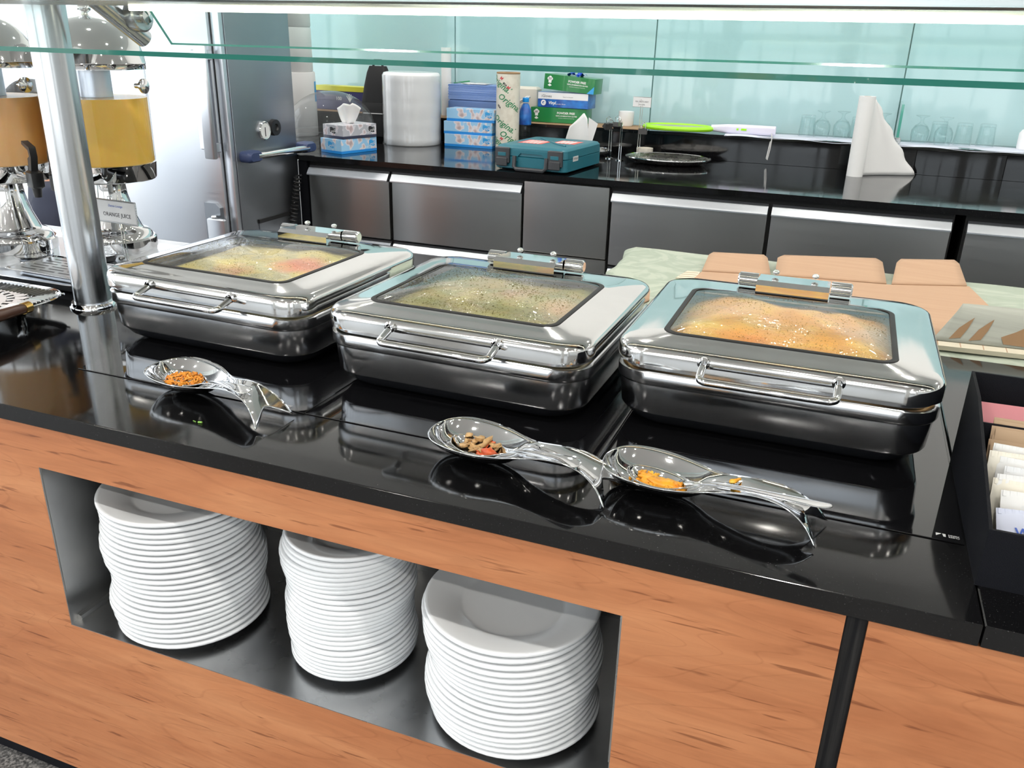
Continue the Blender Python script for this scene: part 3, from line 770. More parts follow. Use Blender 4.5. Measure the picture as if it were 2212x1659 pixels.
rnd = random.Random(9); L3 = [(.088, -.008, .017, .036, .021, .006, .0, 0, 0), (.100, -.010, .021, .024, .013, .006, .2, .1, 0), (.072, -.004, .020, .016, .013, .007, .4, .1, 0), (.188, .010, .0435, .006, .004, .004, .9, 0, 0), (.192, .016, .044, .008, .0022, .0022, 1.2, 0, 0)]
for k in range(26):
    L3.append((rnd.uniform(.05, .125), rnd.uniform(-.026, .022), .021+rnd.uniform(0, .004), rnd.uniform(.003, .008), rnd.uniform(.002, .005), .003, rnd.uniform(0, 3), rnd.uniform(-.3, .3), 0))
scraps('curry_scraps', 'yellow orange curry left in the right serving spoon', 2, L3, ['curry'])
b = MB(); b.tube([(0, 0, .0015), (.007, .001, .002)], .0016, 6); b.tube([(-.012, .002, .001), (-.005, 0, .0012)], .0007, 5)
tag(b.build('herb_scrap', 'herb', None), 'tiny green herb scrap on the worktop below the left rest', 'food').location = (-.938, .075, .90)

# ------------------------------------------------------------------ sneeze guard: pole, canopy shelf, panes
sg = thing('sneeze_guard', 'steel pole and canopy holding the glass sneeze guard panes', 'sneeze guard', (-1.60, .50, .9))
b = MB(); b.lathe([(.0405, 0), (.0405, .66)], 40); b.build('pole', 'pole', sg)
b = MB(); b.lathe([(.0405, .012), (.047, .012), (.052, .004), (.052, 0)], 40); b.build('collar', 'chrome', sg)
b = MB(); b.cbox(-2.6, 4.2, -.27, -.040, .643, .70, .003); b.build('canopy_shelf', 'steel', sg)
b = MB(); b.cbox(-2.6, 4.2, -.040, .09, .660, .70, .003); b.build('canopy_rear', 'steel', sg)
b = MB(); b.cbox(.26, 4.2, -.040, -.034, .6345, .6428, .001); b.build('light_strip', 'led', sg)
def pane(name, p0, p1, x0, x1, th):
    """sheet of glass spanning x0..x1 between two (y, z) lines, polished green edges"""
    d = Vector((p1[0]-p0[0], p1[1]-p0[1])).normalized(); n = Vector((-d.y, d.x))*th/2
    q = [(p0[0]+n.x, p0[1]+n.y), (p1[0]+n.x, p1[1]+n.y), (p1[0]-n.x, p1[1]-n.y), (p0[0]-n.x, p0[1]-n.y)]
    vs = [(x0, *p) for p in q]+[(x1, *p) for p in q]
    b = MB(); b.add(vs, [(0, 1, 5, 4), (2, 3, 7, 6)]); b.cur = 1; b.add(vs, [(1, 2, 6, 5), (3, 0, 4, 7), (0, 3, 2, 1), (4, 5, 6, 7)])
    return b.build(name, ['glass_green', 'glass_edge'], sg, fix=False)
pane('front_pane', (-.36, .5675), (-.265, .660), -2.6, 4.2, .010)
pane('rear_pane', (.150, .5745), (.085, .655), .185, 4.2, .006)
br = thing('pane_bracket', None, None); br.parent = sg
b = MB(); b.tube([(.125, .008, .66), (.125, .135, .583)], .019, 18); b.build('rod', 'pole', br)
b = MB(); b.lathe([(0, -.012), (.030, -.012), (.032, -.009), (.032, .012), (.028, .015), (0, .015)], 26, TR((.150, .098, .628), ry=pi/2)); b.build('clamp_disc', 'steel', br)
b = MB(); b.lathe([(0, 0), (.012, 0), (.014, .004), (.014, .012), (0, .014)], 16, TR((.165, .098, .628), ry=pi/2)); b.build('clamp_knob', 'chrome', br)
for dy, dz in ((-.012, .012), (.010, -.012)):
    b = MB(); b.lathe([(0, .0185), (.005, .018), (.005, .012)], 10, TR((.150, .098+dy, .628+dz), ry=pi/2)); b.build('screw', 'chrome', br)

# ------------------------------------------------------------------ drinks: tray, dispensers, drip grille, sign
b = MB(); b.loft([(.0, .90, .42, .03), (.004, .92, .44, .035), (.022, .95, .47, .045), (.028, .962, .482, .05), (.027, .970, .49, .052), (.022, .958, .478, .05), (.008, .92, .44, .04), (.006, .88, .40, .03)], 8)
tag(b.build('serving_tray', 'steel_lit', None, 50, (-2.145, .77, .9)), 'large rectangular steel tray under the juice dispensers', 'tray')
def make_dispenser(juice):
    t = thing('juice_dispenser', '', 'juice dispenser')
    b = MB(); b.lathe([(0, 0), (.094, 0), (.098, .004), (.098, .034), (.100, .036), (.100, .062), (.096, .066), (.092, .066)], 48); b.build('base_ring', 'chrome', t)
    b = MB(); b.lathe([(.092, .066), (.090, .074), (.080, .085), (.070, .088), (.066, .092), (.064, .098), (.050, .135), (.040, .18), (.037, .22), (.040, .226)], 48); b.build('column', 'chrome', t)
    b = MB(); b.lathe([(0, .222), (.118, .222), (.121, .226), (.124, .262), (.125, .266), (.120, .268)], 56); b.build('tank_collar', 'chrome', t)
    b = MB(); b.lathe([(0, .267), (.1205, .267), (.1215, .43), (.1215, .4305), (0, .4305)], 56); b.build('juice', juice, t, 60)
    b = MB(); b.lathe([(.1235, .266), (.1265, .505), (.1245, .505), (.1225, .432)], 56); b.build('tank', 'acrylic', t, 60)
    b = MB(); b.lathe([(.040, .431), (.040, .506)], 24); b.build('ice_tube', 'steel_lit', t)
    pr = [(.1285, .500), (.1285, .512), (.130, .514)]
    for k in range(9):
        a = pi/2*k/8; pr.append((.129*cos(a)**.9 if k < 8 else .012, .516+.108*sin(a)))
    pr += [(.010, .626), (.008, .632), (.016, .638), (.017, .646), (.010, .652), (0, .653)]
    b = MB(); b.lathe(pr, 56); b.build('dome_lid', 'chrome', t, 60)
    return t
def tap(t, ang, z=.245):
    p = thing('tap', None, None); p.parent = t; p.rotation_euler = (0, 0, ang); p.location = (0, 0, z)
    b = MB(); b.tube([(.115, 0, 0), (.215, 0, 0)], .011, 12); b.build('spout_pipe', 'chrome', p)
    b = MB(); b.cbox(.195, .235, -.015, .015, -.022, .020, .004); b.build('valve', 'black', p)
    b = MB(); b.tube([(.215, 0, -.02), (.215, 0, -.045)], [.012, .009], 12); b.build('nozzle', 'black', p)
    b = MB(); b.prism([(.205, .02), (.222, .02), (.235, .055), (.232, .078), (.190, .090), (.188, .082), (.222, .070), (.224, .056), (.212, .05)], -.008, .008, 'y'); b.build('lever', 'black', p, 30)
def knob(t, ang, z):
    b = MB(); b.lathe([(.006, 0), (.006, .012), (.010, .014), (.010, .020), (.018, .023), (.0185, .028), (.010, .033), (0, .034)], 20, TR((.124*cos(ang), .124*sin(ang), z), rz=ang) @ Matrix.Rotation(pi/2, 4, 'Y')); b.build('tank_knob', 'chrome', t)
d1 = make_dispenser('peach_juice'); d1.location = (-2.085, .718, .906); tag(d1, 'chrome juice dispenser of peach coloured juice at the left picture edge', 'juice dispenser', 'chrome juice dispensers')
dd2 = make_dispenser('orange'); dd2.location = (-1.86, .85, .906); tag(dd2, 'chrome juice dispenser of orange juice right of the steel pole', 'juice dispenser', 'chrome juice dispensers')
tap(d1, radians(-21)); tap(dd2, radians(-75)); knob(dd2, radians(5), .462); knob(d1, radians(-5), .462)
g = thing('drip_tray', 'chrome drip tray with slotted grille below the left dispenser tap', 'drip tray', (-1.86, .655, .908), radians(-2))
b = MB(); b.loft([(0, .20, .11, .012), (.016, .235, .14, .016), (.020, .250, .152, .02), (.019, .254, .156, .02), (.014, .24, .142, .016)], 6); b.build('pan', 'chrome', g)
b = MB(); b.loft([(.0155, .232, .136, .014), (.0185, .232, .136, .014)], 6); b.build('grille', 'steel', g)
for iy in range(6):
    for ix in range(3):
        b = MB(); x = -.066+ix*.066+.010*(iy % 2); y = -.048+iy*.019
        b.cbox(x-.026, x+.026, y-.003, y+.003, .0180, .0188, .0003); b.build('slot', 'black', g)
s = thing('sign_holder', 'wire stand holding the orange juice sign card', 'sign', (-1.735, .738, .912), radians(-4))
b = MB(); b.lathe([(0, 0), (.024, 0), (.024, .004), (.010, .008), (0, .008)], 20); b.build('foot', 'chrome', s)
b = MB()
for x in (.004, .014): b.tube([(x, .003, .006), (x-.004, .003, .17)], .0013, 6)
for sx in (-.022, .024): b.tube([(sx+.009*cos(a), .002, .180+.012*sin(a)) for a in [pi*k/10 for k in range(11)]], .0011, 6)
b.build('wire', 'chrome', s)
b = MB(); b.cbox(-.067, .067, -.001, .001, .128, .181, .0004); b.build('card', 'paper', s)
b = MB()
for z in (.126, .183): b.tube([(-.069, 0, z), (.069, 0, z)], .0022, 6)
for x in (-.069, .069): b.tube([(x, 0, .126), (x, 0, .183)], .0018, 6)
b.build('card_frame', 'steel', s)
text('ORANGE JUICE', .0145, 'ink', s, TR((0, -.0014, .146)) @ FRONT, bold=.0001)
text('Damas Lounge', .0085, 'ink_blue', s, TR((-.002, -.0014, .169)) @ FRONT, shear=.35)

# silver platter with doily at the left edge
pl = thing('platter', 'engraved silver platter with wooden handle and paper doily, at the left edge', 'platter', (-1.97, .255, .9))
b = MB(); b.loft([(.030, .66, .34, .06), (.032, .70, .38, .08), (.040, .74, .42, .09), (.042, .735, .415, .09), (.035, .69, .37, .075), (.033, .60, .28, .05)], 12, cap0=True); b.build('plate', 'chrome', pl, 50)
b = MB()
for k in range(36):
    y = -.20+.40*k/35
    for s_ in (-1, 1): b.tube([(s_*.300, y*.88, .0345), (s_*.350, y*.93, .0400)], .0026, 4)
for k in range(56):
    x = -.35+.70*k/55
    for s_ in (-1, 1): b.tube([(x*.9, s_*.158, .0345), (x*.95, s_*.192, .0400)], .0026, 4)
tag(b.build('engraved_rim', 'chrome', pl), kind='stuff')
for x in (-.27, .27):
    for y in (-.13, .13):
        b = MB(); b.lathe([(0, 0), (.014, 0), (.009, .012), (.011, .032)], 12, TR((x, y, 0))); b.build('foot', 'chrome', pl)
b = MB(); b.tube([(.372, -.13, .043), (.380, -.06, .046), (.380, .0, .046), (.372, .062, .043)], [.011, .0125, .0125, .011], 12); b.build('handle', 'brownwood', pl)
b = MB(); b.tube([(.373, .058, .043), (.370, .076, .0425)], .0125, 12); b.build('ferrule', 'gold', pl)
dl = MB()
for k in range(28):
    a0, a1 = 2*pi*k/28, 2*pi*(k+1)/28; am = (a0+a1)/2
    pts = [(.100, a0), (.100, a1), (.118, a1-.03), (.128, am), (.118, a0+.03)]
    dl.prism([(r*cos(a), r*sin(a)) for r, a in pts], 0, .0006)
    dl.prism([(r*cos(a), r*sin(a)) for r, a in [(.084, a0), (.084, a0+.11), (.1005, a0+.11), (.1005, a0)]], 0, .0006)
dl.lathe([(0, 0), (.085, 0), (.085, .0006), (0, .0006)], 40)
o = dl.build('doily', 'doily'); o.location = (-1.775, .305, .9345); o.scale = (1.05, 1.05, 1); tag(o, 'round white paper doily with pierced edge lying on the silver platter', 'doily')

# ------------------------------------------------------------------ sachet caddy
cd = thing('sachet_caddy', 'black angular caddy filled with sugar sachets on the right worktop', 'caddy', (.2195, .084, .9))
CW, CL = .30, .357
prof = [(0, 0), (0, .078), (.265, .146), (.36, .152), (.36, 0)]
for x in (0, .15, CW):
    b = MB(); b.prism(prof, x, x+.004, 'x'); b.build('side_panel' if x != .15 else 'divider', 'black_matte', cd)
b = MB(); b.box(.004, CW, 0, .004, 0, .078); b.build('front_panel', 'black_matte', cd)
b = MB(); b.box(.004, CW, .356, .36, 0, .152); b.build('back_panel', 'black_matte', cd)
b = MB(); b.box(.004, CW, .004, .356, .0, .003); b.build('bottom', 'black_matte', cd)
b = MB(); b.box(.004, CW, .222, .225, .003, .125); b.build('divider', 'black_matte', cd)
def sachet(x, y, z, w, h, tilt, rz, m, label, group, pleat=True, wtext=None):
    t = thing('sugar_sachet', label, 'sachet', (x, y, z), rz, group)
    b = MB()
    def fn(u, v):
        e = min(u, 1-u)*2; p = min(v, 1-v)*2
        return ((u-.5)*w, -.0022*min(1, 4*e)*min(1, 4*p)+.0006*sin(u*60)*(1 if v > .9 else 0), v*h)
    b.grid(fn, 10, 8); b.grid(lambda u, v: (fn(u, v)[0], -fn(u, v)[1]+.0004, fn(u, v)[2]), 10, 8, flip=True)
    o = b.build('packet', m, t, 50, fix=False); o.rotation_euler = (-tilt, 0, 0)
    if pleat:
        b = MB()
        for k in range(14):
            xx = -w/2+w*(k+.5)/14; b.box(xx-w/60, xx+w/60, -.0012, .0012, h*.91, h)
        q = b.build('crimp', m, t, fix=True); q.rotation_euler = (-tilt, 0, 0)
    if wtext:
        q = text(wtext[0], .017, 'ink_blue', t, TR((-.036, -.0034, h*.62)) @ FRONT, bold=.0003, align='LEFT'); q.rotation_euler = (-tilt, 0, 0)
        q = text(wtext[1], .017, 'ink_blue', t, TR((-.038, -.0034, h*.38)) @ FRONT, bold=.0003, align='LEFT'); q.rotation_euler = (-tilt, 0, 0)
    return t
X0 = .2195; rnd = random.Random(2)
for k in range(3):
    sachet(X0+.075+rnd.uniform(-.004, .004), .084+.330-.028*k*.6, .905+.055, .126, .075, radians(38+6*k), rnd.uniform(-.06, .06), ['sach_pink', 'sach_pink', 'sach_pink2'][k],
           'pink sweetener sachet, %s from the back of the caddy' % ORD[k], 'pink sachets in the caddy', False)
for k in range(8):
    sachet(X0+.078+rnd.uniform(-.004, .004), .084+.214-.009*k, .905+.042+rnd.uniform(0, .006)-.0035*k, .118, .085, radians(12+3*k), rnd.uniform(-.05, .05), 'sach_brown',
           'brown paper sugar sachet, %s behind the white sachets in the caddy' % ORD[7-k], 'brown sachets in the caddy', False)
WS = 9
for k in range(WS):
    last = k == WS-1
    m = 'sach_blue' if last else ['sach_white', 'sach_cream', 'sach_white', 'sach_grey'][k % 4]
    lab = 'frontmost pale blue sugar sachet with blue lettering in the caddy' if last else 'white sugar sachet, %s in front of the brown sachets in the caddy' % ORD[k]
    sachet(X0+.074+rnd.uniform(-.010, .010), .084+.150-.0155*k, .905+.028-.0022*k, .112, .088-.0012*k, radians(10+3.8*k), [-.05, .06, -.10, .03, .12, -.06, .10, -.14, .16][k], m,
           lab, 'white sachets in the caddy', True, ('White', 'Sugar') if last else None)

# ------------------------------------------------------------------ cloth-covered table behind the counter
tb = thing('prep_table', 'worktable behind the counter hidden by a green cloth', 'table', (.32, 1.36, 0))
b = MB(); b.cbox(-.90, 1.6, -.355, .345, .86, .892, .004); b.build('table_top', 'steel', tb)
for x in (-.84, 1.54):
    for y in (-.30, .29):
        b = MB(); b.lathe([(.02, 0), (.02, .86)], 12, TR((x, y, 0))); b.build('leg', 'steel', tb)
def cloth_fn(u, v):
    # u along x from the hanging left edge, v along y
    L = .22; x = u*(L+2.52)-L; y = v
    wob = .006*sin(v*17+1)+.004*sin(v*31)
    if x < 0:
        s = -x; r = .02
        if s < r*pi/2: a = s/r; px, pz = -r*sin(a), -r+r*cos(a)
        else: px, pz = -r-.012*sin(v*21)*min(1, (s-r*1.57)/.1)*1.0-.01*(s-r*1.57), -r-(s-r*pi/2)
    else: px, pz = x, .0012*sin(x*19+v*7)*min(1, x*8)
    yy = .992+(1.708-.992)*v
    return (-.60+px+.045*(1-v)*max(0, 1-max(px, 0)/.8)+(wob if x < 0 else 0), yy, .897+pz)
b = MB(); b.grid(cloth_fn, 110, 40); o = b.build('tablecloth', 'cloth', None, 80); tag(o, 'pale sage green damask tablecloth over the table behind the chafing dishes', 'tablecloth')
# flattened carton
ct = thing('flattened_carton', 'opened brown cardboard carton lying flat on the green cloth', 'carton', (0, 0, .8995))
def sheet(poly, z0, z1, name, m, parent, tilt=None):
    b = MB(); b.prism(poly, z0, z1); 
    o = b.build(name, m, parent)
    return o
sheet([(-.372, 1.12), (.405, 1.10), (.395, 1.34), (.352, 1.625), (.150, 1.545), (-.153, 1.502), (-.345, 1.455)], .001, .006, 'main_panel', 'cardboard', ct)
def flap(a, c, d, e, name):
    """flap hinged on edge a-c, far corners d (next to c) and e, lifted a little"""
    def fn(u, v):
        p = Vector(a).lerp(Vector(c), u); q = Vector(e).lerp(Vector(d), u); r = p.lerp(q, v)
        rr = .10*max(0, v-.86)/.14  # rounded corners
        k = .5+(u-.5)*(1-rr*1.2)
        p = Vector(a).lerp(Vector(c), k); q = Vector(e).lerp(Vector(d), k); r = p.lerp(q, v)
        return (r.x, r.y, r.z)
    b = MB(); b.grid(fn, 8, 12); o = b.build(name, 'cardboard', ct, 40)
    m = o.modifiers.new('thick', 'SOLIDIFY'); m.thickness = .004
    return o
flap((-.345, 1.455, .005), (-.161, 1.497, .005), (-.190, 1.665, .022), (-.352, 1.625, .022), 'flap')
flap((-.150, 1.502, .005), (.141, 1.545, .005), (.128, 1.760, .026), (-.160, 1.682, .022), 'flap')
flap((.154, 1.547, .005), (.346, 1.622, .005), (.336, 1.835, .028), (.170, 1.765, .028), 'flap')
sheet([(-.400, 1.36), (-.349, 1.37), (-.349, 1.455), (-.385, 1.450)], .0005, .0045, 'glue_tab', 'card_edge', ct)
for k in range(3):
    sheet([(-.395+.002*k, 1.378+.024*k), (-.352, 1.386+.024*k), (-.352, 1.388+.024*k), (-.395+.002*k, 1.380+.024*k)], .0046, .0049, 'tear_line', 'card_torn', ct)
cg = thing('grey_carton_piece', 'grey lined cardboard flap with torn brown patches beside the caddy', 'cardboard', (0, 0, .8995))
def gfn(u, v):
    a = Vector((.226+.36*u, 1.055+.030*u, .012)); c = Vector((.262+.33*u, 1.14+.03*u, .078))
    p = a.lerp(c, v)
    if u < .06: p.x += (.06-u)*.35*v
    return p
b = MB(); b.grid(gfn, 20, 8); o = b.build('flap', 'card_grey', cg, 40); mo = o.modifiers.new('thick', 'SOLIDIFY'); mo.thickness = .003; mo.offset = 0
sheet([(.215, 1.02), (.60, 1.05), (.60, 1.10), (.222, 1.062)], .001, .011, 'glued_edge', 'card_edge', cg)
for k in range(8):
    x = .235+.045*k; sheet([(x, 1.024+.0035*k), (x+.002, 1.024+.0035*k), (x+.003, 1.058+.0035*k), (x+.001, 1.058+.0035*k)], .0112, .0115, 'tear_line', 'cardboard', cg)
def patch(pts):
    b = MB(); P = [gfn(u, v)+Vector((0, -.002, .0022)) for u, v in pts]; b.add([tuple(p) for p in P], [tuple(range(len(P)))]); b.build('torn_patch', 'card_torn', cg, fix=False)
for u0, w_, h_ in ((.085, .085, .55), (.195, .09, .55)):
    patch([(u0, .05), (u0+w_*.7, .10), (u0+w_*.9, .35), (u0+w_, h_+.1), (u0+w_*.75, h_), (u0+w_*.3, .35)])
patch([(.385, .05), (.62, .02), (.72, .08), (.62, .25), (.66, .60), (.60, .62), (.565, .33), (.53, .60), (.49, .55), (.43, .38), (.36, .22)])

# ------------------------------------------------------------------ back counter
b = MB(); b.prism([(-2.535, 2.684), (2.6, 2.684), (2.6, 3.615), (-3.46, 3.615), (-3.46, 2.705), (-2.535, 2.705)], .926, .95)
tag(b.build('back_worktop', 'granite'), 'black glossy worktop along the back wall above the steel drawers', 'worktop')
lg = thing('raised_ledge', 'raised black ledge running along the aqua glass wall', 'ledge', (0, 3.615, .95))
xs = [-3.46, -1.2, .28, .66, 2.6]
for a, c in zip(xs[:-1], xs[1:]):
    b = MB(); b.cbox(a+.0008, c-.0008, 0, .02, .0, .113, .001); b.build('upstand_panel', 'granite', lg)
b = MB(); b.cbox(-3.46, 2.6, -.004, .3035, .113, .128, .001); b.build('ledge_top', 'granite', lg)
b = MB(); b.box(-3.46, 2.6, .10, .30, 0, .113); b.build('ledge_core', 'black_matte', lg)
b = MB(); b.box(-3.46, -1.06, -.005, .22, .1285, .131); o = b.build('ledge_board', 'kraft'); o.location = (0, 3.615, .95); tag(o, 'thin brown board lying on the ledge under the glove boxes', 'board')
def unit(x0, x1, kind, label):
    t = thing('refrigerated_unit', label, 'cabinet', ((x0+x1)/2, 2.70, 0), 0, 'steel units under the back worktop')
    hw = (x1-x0)/2
    b = MB(); b.box(-hw, hw, .02, .85, .10, .925); b.build('carcass', 'gasket', t)
    b = MB(); b.box(-hw, hw, .05, .80, 0, .10); b.build('plinth', 'black_matte', t)
    g = .008
    if kind == 'drawers':
        for z0, z1 in ((.578, .900), (.248, .566)):
            p = thing('drawer', None, None); p.parent = t
            b = MB(); b.cbox(-hw+g, hw-g, -.006, .02, z0, z1-.040, .003); b.build('drawer_front', 'steel_h', p)
            b = MB(); b.prism([(.02, z1-.006), (-.004, z1-.006), (-.026, z1-.034), (-.026, z1-.039), (-.020, z1-.041), (.02, z1-.041)], -hw+g, hw-g, 'x'); b.build('pull_lip', 'steel_lit', p, 20)
            b = MB(); b.box(-hw+g, hw-g, .004, .02, z1-.012, z1+.004); b.build('drawer_seal', 'charcoal', p)
        return t
    b = MB(); b.cbox(-hw+.004, hw-.004, -.010, .02, .60, .918, .003); b.build('door', 'steel_h', t)
    b = MB(); b.cbox(-hw+.004, hw-.004, -.004, .02, .24, .594, .003); b.build('control_panel', 'steel_h', t)
    b = MB(); b.cbox(-.02, .07, -.010, -.003, .545, .585, .002); b.build('controller', 'black', t)
    b = MB(); b.box(.03, .052, -.0112, -.010, .558, .572); b.build('display', M['label_red'], t)
    return t
unit(-2.495, -2.032, 'drawers', 'narrow steel drawer unit next to the tall steel cabinet')
unit(-2.032, -1.352, 'drawers', 'steel drawer unit below the white paper roll and tissue boxes')
unit(-1.352, -.95, 'door', 'steel compressor unit with small control display below the teal case')
unit(-.95, -.278, 'drawers', 'steel drawer unit below the round silver tray')
unit(-.278, .402, 'drawers', 'steel drawer unit below the standing white paper roll')
unit(.440, 1.2, 'drawers', 'rightmost steel drawer unit at the right picture edge')

# ------------------------------------------------------------------ tall steel cabinet on the left
tc = thing('tall_cabinet', 'tall stainless steel holding cabinet standing left of the back worktop', 'cabinet', (-2.549, 2.223, 0))
b = MB(); b.cbox(-.96, -.012, .014, .474, .1, 2.1, .004); b.build('carcass', 'steel_shaded', tc)
b = MB(); b.cbox(-.955, -.052, -.03, .012, .12, 2.09, .006); b.build('door', 'steel_lit', tc)
b = MB(); b.cbox(-.046, -.004, -.012, .014, .12, 2.09, .003); b.build('door_frame', 'steel_lit', tc)
b = MB(); b.box(-.052, -.046, -.004, .013, .12, 2.09); b.build('door_seal', 'gasket', tc)
b = MB(); b.cbox(-.012, 0, .016, .474, .1, 2.1, .002); b.build('side_panel', 'steel_shaded', tc)
b = MB(); b.cbox(-.95, -.02, .05, .45, 0, .1, .003); b.build('base', 'black_matte', tc)
h = thing('door_handle', None, None); h.parent = tc
b = MB(); b.loft([(.985, .052, .020, .008), (.990, .058, .026, .010), (1.445, .058, .026, .010), (1.452, .052, .020, .008)], 5, (-.062, -.075)); b.build('grip', 'steel_lit', h)
b = MB(); b.cbox(-.125, -.092, -.066, -.030, 1.02, 1.43, .004); b.build('grip_plate', 'steel_lit', h)
for z in (1.03, 1.41):
    b = MB(); b.cbox(-.085, -.04, -.066, -.029, z-.02, z+.02, .003); b.build('standoff', 'steel_lit', h)
l = thing('door_latch', None, None); l.parent = tc
b = MB(); b.prism([(-.155, .42), (-.150, .785), (-.09, .785), (-.065, .765), (-.060, .42)], -.052, -.030, 'y'); b.build('latch_plate', 'steel_shaded', l)
b = MB(); b.cbox(-.128, -.03, -.075, -.052, .42, .72, .006); b.build('latch_box', 'steel_lit', l)
b = MB(); b.tube([(-.10, -.065, .725), (-.075, -.065, .728)], .008, 8); b.build('latch_screw', 'chrome', l)
def on_side(y, z): return (-.0, y-2.223, z)
b = MB(); b.lathe([(0, .014), (.034, .014), (.038, .016), (.042, .012), (.042, 0)], 28, TR(on_side(2.441, 1.085), ry=pi/2)); th = b.build('thermometer', 'chrome', tc)
b = MB(); b.lathe([(0, .0146), (.034, .0146)], 28, TR(on_side(2.441, 1.085), ry=pi/2)); b.build('dial_face', 'dial', th)
b = MB(); b.box(.0148, .0152, .214, .220, 1.06, 1.10); b.build('needle', 'ink', th)
b = MB(); b.lathe([(0, .010), (.014, .010), (.018, .018), (.036, .018), (.038, 0)], 24, TR(on_side(2.52, 1.093), ry=pi/2)); b.build('rotary_knob', 'black', tc)
hb = thing('side_handle', None, None); hb.parent = tc
b = MB(); b.tube([(.045, .10, .985), (.045, .50, .980)], .016, 16); b.build('bar', 'chrome', hb)
for y in (.085, .515):
    b = MB(); b.loft([(0, .050, .10, .02), (.045, .050, .10, .02), (.060, .036, .08, .016)], 6, T=TR((-.002, y, .984), ry=pi/2)); b.build('grip_end', 'blue_grip', hb)
b = MB(); b.box(.000, .010, .126, .40, .672, .690); b.build('vent_rail', 'black', tc)
b = MB(); b.box(.000, .004, .130, .40, .30, .672); b.build('vent_plate', 'steel_shaded', tc)
b = MB(); b.box(.004, .052, .470, .60, 0, .924); b.build('filler_panel', 'black_matte', tc)
cpts = []
for k in range(15*12+1):
    a = 2*pi*k/12; t = k/(15*12); cpts.append((.030+.016*cos(a)-.01*t, .425-.07*t+.016*sin(a), .86-.27*t))
b = MB(); b.tube(cpts, .0042, 6); b.tube([(.02, .34, .585), (.01, .30, .55), (.0, .26, .555)], .006, 6)
b.build('coiled_cord', 'black', tc)

# ------------------------------------------------------------------ things on the back worktop
ZC, ZL = .95, 1.078
# stacked paper rolls, left
for k, (z, r, h, lab) in enumerate([(ZC, .115, .352, 'large white paper roll at the bottom of the stack beside the tall cabinet'), (ZC+.353, .105, .235, 'middle white paper roll of the stack beside the tall cabinet'), (ZC+.589, .105, .235, 'topmost white paper roll of the stack beside the tall cabinet')]):
    t = thing('paper_roll', lab, 'paper roll', (-3.065, 3.46, z), 0, 'stacked paper rolls')
    b = MB(); b.lathe([(.03, 0), (r-.004, 0), (r, .006), (r, h-.006), (r-.004, h), (.03, h)], 36); b.build('roll', 'paper', t)
    b = MB(); b.lathe([(.028, .001), (.030, h-.001)], 20); b.build('core', 'kraft', t)
    if k == 0:
        b = MB(); b.lathe([(r+.0008, .19), (r+.0008, .30)], 8, None, radians(10), radians(45)); b.build('blue_label', 'corner_blue', t, fix=False)
t = thing('glove_carton', 'navy and yellow glove box marked 100 on the ledge behind the clear dome', 'box', (-2.90, 3.74, ZL+.004), radians(-4))
b = MB(); b.cbox(-.19, .19, -.05, .05, 0, .055, .001); b.build('navy_carton', 'box_navy', t)
b = MB(); b.cbox(-.19, .19, -.05, .05, .0552, .135, .001); b.build('carton_front', 'box_navy', t)
b = MB(); b.cbox(-.192, .192, -.0515, .0515, .108, .137, .001); b.build('yellow_band', 'box_yellow', t)
text('100', .028, 'ink_white', t, TR((-.02, -.0512, .066)) @ FRONT)
b = MB()
for k in range(5):
    a = radians(50+20*k); b.tube([(.06, -.0515, .05), (.06+.035*cos(a), -.0515, .05+.045*sin(a))], .0022, 5)
b.build('hand_print', 'ink_white', t)
t = thing('paper_tube', 'short cream paper tube lying on the ledge behind the tissue box', 'tube', (-2.80, 3.865, ZL+.004+.026))
b = MB(); b.tube([(-.13, 0, 0), (.055, 0, 0)], .026, 18); b.build('tube_body', 'cling', t)
b = MB(); b.lathe([(.014, 0), (.0262, 0), (.0262, .004), (.014, .004)], 18, TR((.055, 0, 0), ry=pi/2)); b.build('tube_rim', 'kraft', t)
# clear cake dome
t = thing('cake_dome', 'clear plastic cake dome standing beside the tall cabinet', 'dome', (-2.68, 3.22, ZC))
pr = [(.232, .0), (.230, .09)]
for k in range(1, 11):
    a = pi/2*k/10; pr.append((.230*cos(a)+.002, .09+.182*sin(a)))
b = MB(); b.lathe(pr, 48); b.build('dome_shell', 'dome', t, 60)
for z in (.004, .03, .06):
    b = MB(); b.lathe([(.232, z), (.236, z+.003), (.232, z+.006)], 48); b.build('rim_rib', 'dome', t)
def wavy_logo(parent, T, m, w=.040, h=.026):
    pts = [(-w/2+w*k/8, h/2+.003*sin(k/8*2*pi)) for k in range(9)]+[(w/2-w*k/8, -h/2+.003*sin((8-k)/8*2*pi)) for k in range(9)]
    b = MB(); b.add([tuple(T @ Vector((x, y, 0))) for x, y in pts], [tuple(range(len(pts)))]); o = b.build('logo_flag', m, parent, fix=False)
    text('\uFEB2\uFEF3\uFE8E\uFEE7', h*.8, 'ink_white', parent, T @ TR((0, -.001, .0006)), name='logo_lettering', bold=.0002)
